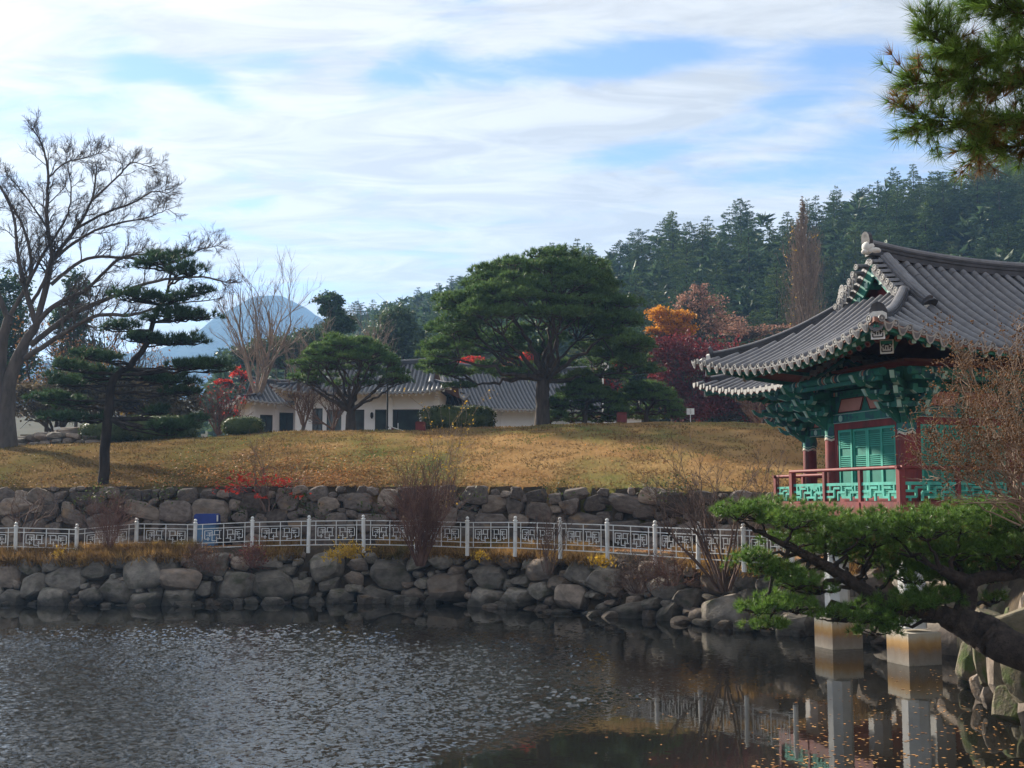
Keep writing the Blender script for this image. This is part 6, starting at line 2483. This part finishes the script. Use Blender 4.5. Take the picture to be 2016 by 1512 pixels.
# low annexe behind the low pines
ax = onground(1222, 84)
an = thing('annexe', 'low white building with a dark band roof glimpsed under the two low pines', 'building', (ax[0], ax[1], hall_z - .5))
g = Geo()
g.box((-.2, 1.5, .9), (3.4, 3.0, 1.8))
g.build('wall', MT['plaster'], an)
g = Geo()
g.box((-.2, 1.4, 1.91), (3.9, 3.6, .20))
g.build('roof', MT['wood_brown'], an)

# ------------------------------------------------------------------ lamp posts, flag, signs, boxes on the lawn
def lamp_post(px, Y, toppx, label):
    b = onground(px, Y)
    h = P(px, toppx, Y)[2] - b[2]
    t = thing('street_lamp', label, 'lamp post', b)
    g = Geo()
    g.tube([(0, 0, 0), (0, 0, .12), (0, 0, .14), (0, 0, .9), (0, 0, .95), (0, 0, h)], [.16, .16, .10, .09, .06, .045], 10)
    for z in (.5, .95, 1.25):
        g.tube([(0, 0, z), (0, 0, z + .07)], .12, 10)
    g.build('pole', MT['black'], t)
    g = Geo()
    for s in (-1, 1):
        g.bar((0, 0, h - .25), (s * .35, 0, h - .1), .03, .03)
    g.build('bracket_arm', MT['black'], t)
    for s in (-1, 1):
        g = Geo()
        v, f = ICO2
        g.add(v * .14 + (s * .38, 0, h + .05), f, 0, True)
        g.build('lamp_globe', MT['white'], t)
    return t


lamp_post(762, 72.5, 742, 'black lamp post standing before the right hand hall window')
lamp_post(655, 73.5, 745, 'black lamp post behind the flat-topped pine, mostly hidden')
lamp_post(1084, 72.0, 808, 'low twin white globe lamp right of the big pine trunk')

fb = onground(1188, 80)
fh = P(1188, 708, 80)[2] - fb[2]
ft = thing('flagpole', 'white flagpole above the low rounded pine', 'flagpole', fb)
g = Geo()
g.tube([(0, 0, 0), (0, 0, fh)], [.07, .05], 10)
v, f = ICO2
g.add(v * .09 + (0, 0, fh + .05), f, 0, True)
g.build('pole', MT['white'], ft)
g = Geo()
u_, w_ = np.meshgrid(np.linspace(0, 1, 9), np.linspace(0, 1, 9))
fx = .06 + u_ * .34 * (1 - .25 * w_) + .03 * np.sin(w_ * 5)
fy = .10 * np.sin(u_ * 11 + w_ * 2)
fz = fh - .12 - w_ * .62 - u_ * .30
g.grid(np.stack([fx, fy, fz], -1))
MT['flag'] = mat('flag', (.74, .74, .73), rough=.9, trans=.3)
fl_ = tag(g.build('flag', MT['flag']), 'limp white flag hanging from the white pole', 'flag')
fl_.location = fb

sb = onground(1360, 64.0)
st_ = thing('sign', 'small white notice board on a thin post at the lawn crest', 'sign', sb)
g = Geo()
sh_ = P(1360, 806, 64)[2] - sb[2]
g.tube([(0, 0, -.1), (0, .0, sh_ - .1)], .025, 8)
g.build('post', MT['white'], st_)
g = Geo()
g.box((0, -.04, sh_ - .12), (.42, .03, .34))
bd = g.build('board', MT['white'], st_)
g = Geo()
for k in range(4):
    g.box((0, -.058, sh_ - .02 - k * .065), (.06 if k % 2 else .10, .004, .02))
g.build('printed_lines', MT['tile_dark'], bd)

for (px, py, Y, w, h, lab) in ((828, 858, 60.5, .52, .42, 'maroon box on the lawn below the loaf-shaped hedge'), (1224, 837, 61.5, .52, .50, 'maroon box on the lawn crest in front of the low pines')):
    q = P(px, py, Y)
    q[2] = h1(q[0], q[1])
    t = thing('lawn_box', lab, 'box', q)
    g = Geo()
    g.prism([(-w / 2, -.1), (w / 2, -.1), (w / 2, h), (w / 2 - .04, h + .04), (-w / 2 + .04, h + .05), (-w / 2, h)], (0, 0, 0), (1, 0, 0), (0, 0, 1), (0, .42, 0))
    g.build('housing', MT['red_paint'], t)
    g = Geo()
    for k in range(6):
        g.box((-w / 2 + .08 + k * (w - .16) / 5, -.215, h * .45), (.03, .012, h * .7))
    g.build('grille', MT['maroon'], t)
q = onground(783, 66.5)
t = thing('info_desk', 'maroon slant-topped information desk beside the black lamp post', 'sign', q)
g = Geo()
g.prism([(-.35, -.1), (.32, -.1), (.32, .30), (-.35, .52)], (0, 0, 0), (1, 0, 0), (0, 0, 1), (0, .5, 0))
g.build('stand', MT['red_paint'], t)
g = Geo()
g.bar((-.40, 0, .55), (.40, 0, .30), .56, .05)
g.build('slanted_panel', MT['white'], t)
g = Geo()
g.tube([(0, .1, .4), (0, .1, .78)], .025, 6)
g.build('spike', MT['white'], t)
q = onground(115, 62.0)
t = thing('sign', 'small white label sign on a short post beside the low stone edging', 'sign', q)
zt_ = P(109, 845, 62)[2] - q[2]
g = Geo()
g.tube([(0, 0, -.1), (-.1, 0, zt_)], .035, 6)
g.build('post', MT['bark_grey'], t)
g = Geo()
g.box((-.10, 0, zt_ + .03), (.30, .22, .14), 0, Matrix.Rotation(-.2, 3, 'Y'))
g.build('board', MT['white'], t)
q = onground(402, 67)
t = thing('sign', 'tiny pale notice board on the grass path left of the round hedge', 'sign', q)
g = Geo()
g.tube([(0, 0, -.1), (0, 0, .45)], .03, 6)
g.build('post', MT['bark_grey'], t)
g = Geo()
g.box((0, -.03, .5), (.36, .03, .22))
g.build('board', MT['cream'], t)
# low stone edging at the left
ed = Line([onground(x, 61.3) for x in range(-60, 190, 12)])
edg = thing('stone_edging', 'low edging of rough grey stones at the left end of the lawn', 'stone wall', ed.at(4)[0])
stone_rows(edg, ed, 0, ed.len, lambda x: h1(x, 61.3) - .1, lambda x: h1(x, 61.3) + .55, 2, (.4, 1.1), .55, .2, ST_LOW, np.random.default_rng(3), .15)
for (px, py, Y, sx, sy, sz) in ((135, 856, 63, .95, .6, .42), (85, 862, 62.6, .5, .4, .3), (40, 866, 62.5, .55, .4, .28)):
    c = P(px, py, Y)
    o = inst('stone', ST_LOW[px % 12], edg, Matrix.Translation(Vector(c - np.array(edg['_o']))) @ Matrix.Diagonal((sx, sy, sz, 1)))
q = onground(75, 64.5)
t = thing('garden_bench', 'low reddish brick bench behind the stone edging', 'bench', q)
g = Geo()
g.box((0, 0, .28), (1.7, .4, .5))
g.build('brick_base', mat('brick', (.22, .10, .075), (.28, .15, .11), scale=9, rough=.9), t)
g = Geo()
g.box((0, 0, .57), (1.8, .48, .07))
g.build('seat_slab', MT['stone_grey'], t)


# ------------------------------------------------------------------ shrubs and twigs near the water
def twig_bush(name, label, base, n, hgt_, spread, rng, mt, r0=.016, lvl=2, leaves=None, lean=(0, 0), kids=None, cat='shrub', wig=.10, base_r=.15):
    base = np.asarray(base, float)
    t = thing(name, label, cat, base)
    segs = []
    for i in range(n):
        a, q = rng.uniform(0, 6.28), rng.uniform(0, 1) ** .7
        d = np.array([math.cos(a) * spread * q + lean[0], math.sin(a) * spread * q * .8 + lean[1], 1.0])
        grow(segs, base + (math.cos(a) * base_r * q, math.sin(a) * base_r * q, -.05), d, hgt_ * rng.uniform(.55, .85), r0 * rng.uniform(.7, 1.3), lvl, rng,
             dict(wig=wig, up=.03, taper=.4, kids=kids or {2: 5, 1: 4}, ang=(.2, .6), len=(.3, .55), rmin=.006, first=.25, n=6))
    g = Geo()
    tubes(g, segs, side=4 if r0 > .03 else 3)
    g.build('stems', mt, t, True)
    if leaves:
        m_, k, sz = leaves
        ends = np.concatenate([s[0][3:] for s in segs if s[2] <= 1])
        q = ends[rng.integers(len(ends), size=k)] + rng.normal(size=(k, 3)) * sz
        g = Geo()
        quad_leaves(g, q, sz, rng=rng)
        g.build('leaves', m_, t, True)
    return t


rs = np.random.default_rng(101)
q = P(828, 1112, 40.4)
twig_bush('twig_bush', 'big bare reddish twig bush in the middle of the far bank', q, 95, 3.1, .42, rs, MT['twig_red'], .013, leaves=(MT['leaf_brown'], 500, .03))
q = P(860, 1085, 42.5)
twig_bush('forsythia', 'tall thin arching shrub with pale yellow leaves behind the twig bush', q, 12, 4.6, .22, rs, MT['twig_pale'], .012, kids={2: 3, 1: 3}, leaves=(MT['leaf_yellow'], 240, .045), lean=(.08, 0))
q = P(1425, 1160, 33.6)
twig_bush('bare_tree', 'multi-stemmed bare tree leaning over the bank at the right end of the railing', q, 15, 3.6, .62, rs, MT['twig'], .040, 3, kids={3: 4, 2: 5, 1: 4}, cat='tree', wig=.13, lean=(-.12, 0), base_r=.25)
q = P(1080, 1125, 37.5)
twig_bush('twig_bush', 'small dark twig bush against the railing post right of centre', q, 16, 1.9, .45, rs, MT['twig'], .012)
q = P(1255, 1165, 35.2)
twig_bush('bramble', 'grey tangle of dead bramble stems hanging over the boulders', q, 46, 1.3, 1.2, rs, MT['twig'], .009, leaves=(MT['leaf_brown'], 150, .03), wig=.3)
q = P(1320, 1150, 34.6)
twig_bush('bramble', 'dead bramble right of the grey tangle, under the multi-stemmed tree', q, 36, 1.2, 1.2, rs, MT['twig_red'], .009, leaves=(MT['leaf_brown'], 150, .03), wig=.3)
q = P(215, 1075, 42.3)
twig_bush('twig_bush', 'reddish twig bush growing through the railing left of the blue bin', q, 40, 1.9, .5, rs, MT['twig_red'], .010, leaves=(MT['leaf_brown'], 60, .03))
q = P(400, 1120, 41.2)
twig_bush('bramble', 'brown bramble on the bank under the blue bin', q, 34, 1.0, 1.2, rs, MT['twig_red'], .009, leaves=(MT['leaf_brown'], 260, .035), wig=.3)
q = P(500, 1115, 41.2)
twig_bush('bramble', 'dark bramble on the bank right of the blue bin', q, 30, 1.0, 1.2, rs, MT['twig_red'], .009, leaves=(MT['leaf_maroon'], 320, .035), wig=.3)
q = P(40, 1065, 44.0)
twig_bush('bare_shrub', 'crooked bare shrub in front of the fieldstone wall at the far left', q, 6, 2.5, .8, rs, MT['twig'], .045, 3, kids={3: 4, 2: 4, 1: 3}, wig=.25)
# small red maple on top of the fieldstone wall
q = P(527, 1005, 44.8)
twig_bush('red_maple_shrub', 'small maple with scarlet leaves leaning over the fieldstone wall', q, 7, 2.6, .7, rs, MT['twig'], .028, 3, kids={3: 4, 2: 4, 1: 3}, cat='shrub', wig=.16, lean=(-.1, 0))
g = Geo()
for (x, y, a, b, n) in ((500, 945, 40, 12, 150), (555, 948, 26, 8, 80), (455, 962, 30, 8, 80), (470, 940, 20, 8, 40), (590, 975, 26, 6, 30), (515, 980, 10, 6, 20)):
    c = P(x, y, 44.8)
    s = 44.8 / F
    quad_leaves(g, c + rs.normal(size=(n, 3)) * np.array([a * s * .55, .5, b * s * .7]), .075, rng=rs, flat=.4)
ob_ = [o for o in bpy.data.objects if o.name.startswith('red_maple_shrub')][0]
g.build('leaves', MT['leaf_red'], ob_, True)

# crape myrtle with seed heads, close on the right
r9 = np.random.default_rng(111)
Yc = 13.5
cb = np.array(P(2075, 1030, Yc))
cm = thing('crape_myrtle', 'bare crape myrtle with brown seed heads reaching in from the right edge', 'shrub', (cb[0], cb[1], cb[2]))
gl, gs_, segs = Geo(), Geo(), []
tips = [(1880, 690), (1900, 700), (1840, 835), (1860, 800), (1800, 870), (1830, 870), (1870, 865), (1900, 780), (1920, 730), (1950, 700), (1985, 690), (2010, 650), (1900, 850), (1930, 820), (1960, 760), (1990, 740), (1850, 920), (1880, 900), (1815, 905),
        (1960, 850), (1990, 800), (2010, 760), (1935, 880), (1975, 900), (2005, 880), (1895, 740), (1945, 790), (2000, 840), (2020, 700), (1870, 770)]
for i, (x, y) in enumerate(tips):
    Yk = Yc + r9.uniform(-.8, .8)
    st0 = P(2040 + r9.uniform(-40, 60), 1005 + r9.uniform(-25, 30), Yc)
    e = P(x + r9.uniform(-8, 8), y, Yk)
    mid = st0 * .5 + e * .5 + np.array([-.10, 0, -.12])
    pth = limb(gl, st0, e, .012, .004, r9, 0, 10, .022, mid=mid, sides=5)
    for k in range(4, 10):
        for _ in range(3):
            grow(segs, pth[k], unit(pth[k] - pth[k - 1]) + r9.normal(size=3) * .6, r9.uniform(.15, .38), .0045, 1, r9, dict(wig=.14, up=.05, taper=.5, kids=4, ang=(.3, .7), len=(.4, .7), rmin=.002, first=.2, n=4))
for k in range(9):
    limb(gl, P(2060, 1000 + r9.uniform(-10, 30), Yc), P(r9.uniform(1840, 1960), r9.uniform(965, 1000), Yc + r9.uniform(-.5, .5)), .013, .003, r9, .05, 9, .03, sides=5)
tubes(gl, segs, side=3)
gl.build('stems', MT['twig_pale'], cm, True)
v, f = ICO2
v1, f1 = ico(1)
seeds = np.concatenate([s[0][-2:] for s in segs if s[2] == 0])
hi = seeds
pick = hi[r9.integers(len(hi), size=5200)]
pick = pick[(pick[:, 2] > P(1900, 930, Yc)[2]) | (r9.random(len(pick)) < .35)]
for q in pick + r9.normal(size=pick.shape) * .022:
    gs_.add(v1 * r9.uniform(.007, .014) + q, f1, 0, False)
gs_.build('seed_heads', MT['leaf_brown'], cm, True)

# ------------------------------------------------------------------ ground cover
rg = np.random.default_rng(121)


def on_band(n, lo, hi, u0=3.0, u1=None):
    """random points on the bank strip, lo..hi metres in from the water edge"""
    out = []
    for _ in range(n):
        q, d = bank_line.at(rg.uniform(u0, u1 or bank_line.len - 3))
        k = rg.uniform(lo, hi)
        x, y = q[0] - d[1] * k, q[1] + d[0] * k
        out.append((x, y))
    a = np.array(out)
    return np.stack([a[:, 0], a[:, 1], hgt(a[:, 0], a[:, 1])], -1)


g = Geo()
cl = on_band(700, .45, 1.9)
p = cl[rg.integers(len(cl), size=42000)] + rg.normal(size=(42000, 3)) * (.22, .16, 0)
p[:, 2] = np.maximum(hgt(p[:, 0], p[:, 1]) - .03, pathz(p[:, 0]) - .22 - .3 * rg.random(len(p)) ** 2)
dens = np.sin(p[:, 0] * 1.3) + np.sin(p[:, 0] * .47 + 2) > -.5
p = p[dens]
tri_leaves(g, p, np.tile((0, -.35, 1.0), (len(p), 1)), .36, .034, 0, rg, 1, .5)
tag(g.build('bank_grass', MT['dry_grass']), kind='stuff')
g = Geo()
for px, py, Y, w, h, n in ((690, 1085, 41.6, .6, .40, 240), (655, 1095, 41.6, .4, .3, 90), (1185, 1104, 37.3, .35, .25, 110), (945, 1094, 40.6, .3, .2, 50), (115, 1090, 42, .2, .25, 40), (310, 1080, 42.5, .3, .25, 60)):
    c = P(px, py, Y)
    q = c + rg.normal(size=(n, 3)) * (w * .5, .2, h * .35)
    quad_leaves(g, q, .06, rng=rg)
    tri_leaves(g, q, np.tile((0, -.2, 1.0), (n, 1)), .2, .03, 0, rg, 1, .6)
tag(g.build('yellow_weeds', MT['leaf_yellow']), kind='stuff')

g = Geo()                                                        # fallen leaves on the path and the lawn
n = 9000
X = rg.uniform(-20, 12, n)
Y = np.interp(X, bank_line.p[:15, 0], bank_line.p[:15, 1]) + rg.uniform(1.2, 7, n)
keep = (Y < yupper(X) - .5) & ((X > 0) | (rg.random(n) < .45))
q = np.stack([X, Y, hgt(X, Y) + .02], -1)[keep]
quad_leaves(g, q, .06, rng=rg, flat=.75)
n = 9000
X = rg.normal(-9.0, 3.4, n)
t_ = np.abs(rg.normal(0, 3.4, n))
Y = yupper(X) + .15 + t_
q = np.stack([X, Y, hgt(X, Y) + .03], -1)
quad_leaves(g, q, .055, rng=rg, flat=.75)
n = 2600
X = rg.uniform(-24, 16, n)
Y = yupper(X) + .2 + rg.uniform(0, 1, n) ** 2 * 16
q = np.stack([X, Y, hgt(X, Y) + .03], -1)
quad_leaves(g, q, .05, rng=rg, flat=.75)
tag(g.build('fallen_leaves', MT['litter']), kind='stuff')

g = Geo()                                                        # turf tufts that roughen the lawn
n = 60000
X = rg.uniform(-30, 20, n)
t_ = rg.uniform(0, 1, n) ** 1.3 * 19
Y = yupper(X) + .1 + t_
cl_ = np.sin(X * 1.7 + np.sin(Y * 1.1) * 2) * np.sin(Y * 1.3 + np.sin(X * .9)) + rg.normal(size=n) * .5 > .0
X, Y = X[cl_], Y[cl_]
q = np.stack([X, Y, hgt(X, Y)], -1)
tri_leaves(g, q, np.tile((0, 0, 1.0), (len(q), 1)), .10, .07, 0, rg, 1, .6)
MT['turf'] = leafmat('turf', (.195, .118, .052), (.30, .20, .092), .35, .3, .5, .9, c=(.13, .15, .045), cpos=(.52, .68), cscale=.28)
shade_left(MT['turf'])
tag(g.build('lawn_turf', MT['turf']), kind='stuff')

g = Geo()                                                        # ivy and weeds hanging on the fieldstone wall
for px, py, n in ((190, 975, 130), (235, 985, 60), (320, 965, 110), (585, 985, 90), (610, 1010, 60), (150, 990, 60), (740, 1000, 40), (1290, 965, 90), (1330, 955, 90), (1100, 965, 40), (470, 1010, 50), (920, 975, 50)):
    c = P(px, py, 44.6 if px < 1000 else 42.2)
    c[1] = yupper(c[0]) - .75
    quad_leaves(g, c + rg.normal(size=(n, 3)) * (.32, .10, .22), .055, rng=rg)
tag(g.build('wall_weeds', MT['hedge']), kind='stuff')

g = Geo()                                                        # leaves afloat in the sheltered corner
n = 1700
pxs = rg.uniform(1480, 2040, n)
pys = 1512 + 20 - rg.uniform(0, 1, n) ** 2.6 * 220
streak = np.sin(pys * .16 + pxs * .012) + rg.normal(size=n) * .8
k = (streak > -.1) & (pxs > 1330 + (1540 - pys) * .9 + rg.uniform(0, 200, n))
q = np.array([onz(a, b, .006) for a, b in zip(pxs[k], pys[k])])
q = q[sdist(q[:, 0], q[:, 1]) < -.05]
quad_leaves(g, q, .033, rng=rg, flat=.985)
q2 = np.array([onz(a, b, .006) for a, b in zip(rg.uniform(1150, 2000, 150), rg.uniform(1300, 1500, 150))])
q2 = q2[sdist(q2[:, 0], q2[:, 1]) < -.05]
quad_leaves(g, q2, .03, rng=rg, flat=.97)
MT['float_leaf'] = leafmat('float_leaf', (.32, .12, .03), (.50, .30, .12), .6, .1, 3, .6)
tag(g.build('floating_leaves', MT['float_leaf']), kind='stuff')

# ------------------------------------------------------------------ air
HAZE = 0.0003
if HAZE:
    m = bpy.data.materials.new('haze')
    m.use_nodes = True
    nt = m.node_tree
    nt.nodes.clear()
    o_ = nt.nodes.new('ShaderNodeOutputMaterial')
    pv = nt.nodes.new('ShaderNodeVolumePrincipled')
    pv.inputs['Color'].default_value = (.32, .58, 1.0, 1)
    pv.inputs['Density'].default_value = HAZE
    pv.inputs['Anisotropy'].default_value = .2
    nt.links.new(pv.outputs[0], o_.inputs['Volume'])
    g = Geo()
    zs = [o.dimensions for o in ()]
    g.box((0, 1800, 166), (5400, 4700, 345))
    tag(g.build('haze', m), kind='stuff')

for o in bpy.data.objects:
    if '_o' in o:
        del o['_o']
print('objects', len(bpy.data.objects), 'tris', sum(sum(len(p.vertices) - 2 for p in me.polygons) for me in bpy.data.meshes if len(me.polygons) < 50000) + sum(len(me.polygons) for me in bpy.data.meshes if len(me.polygons) >= 50000))
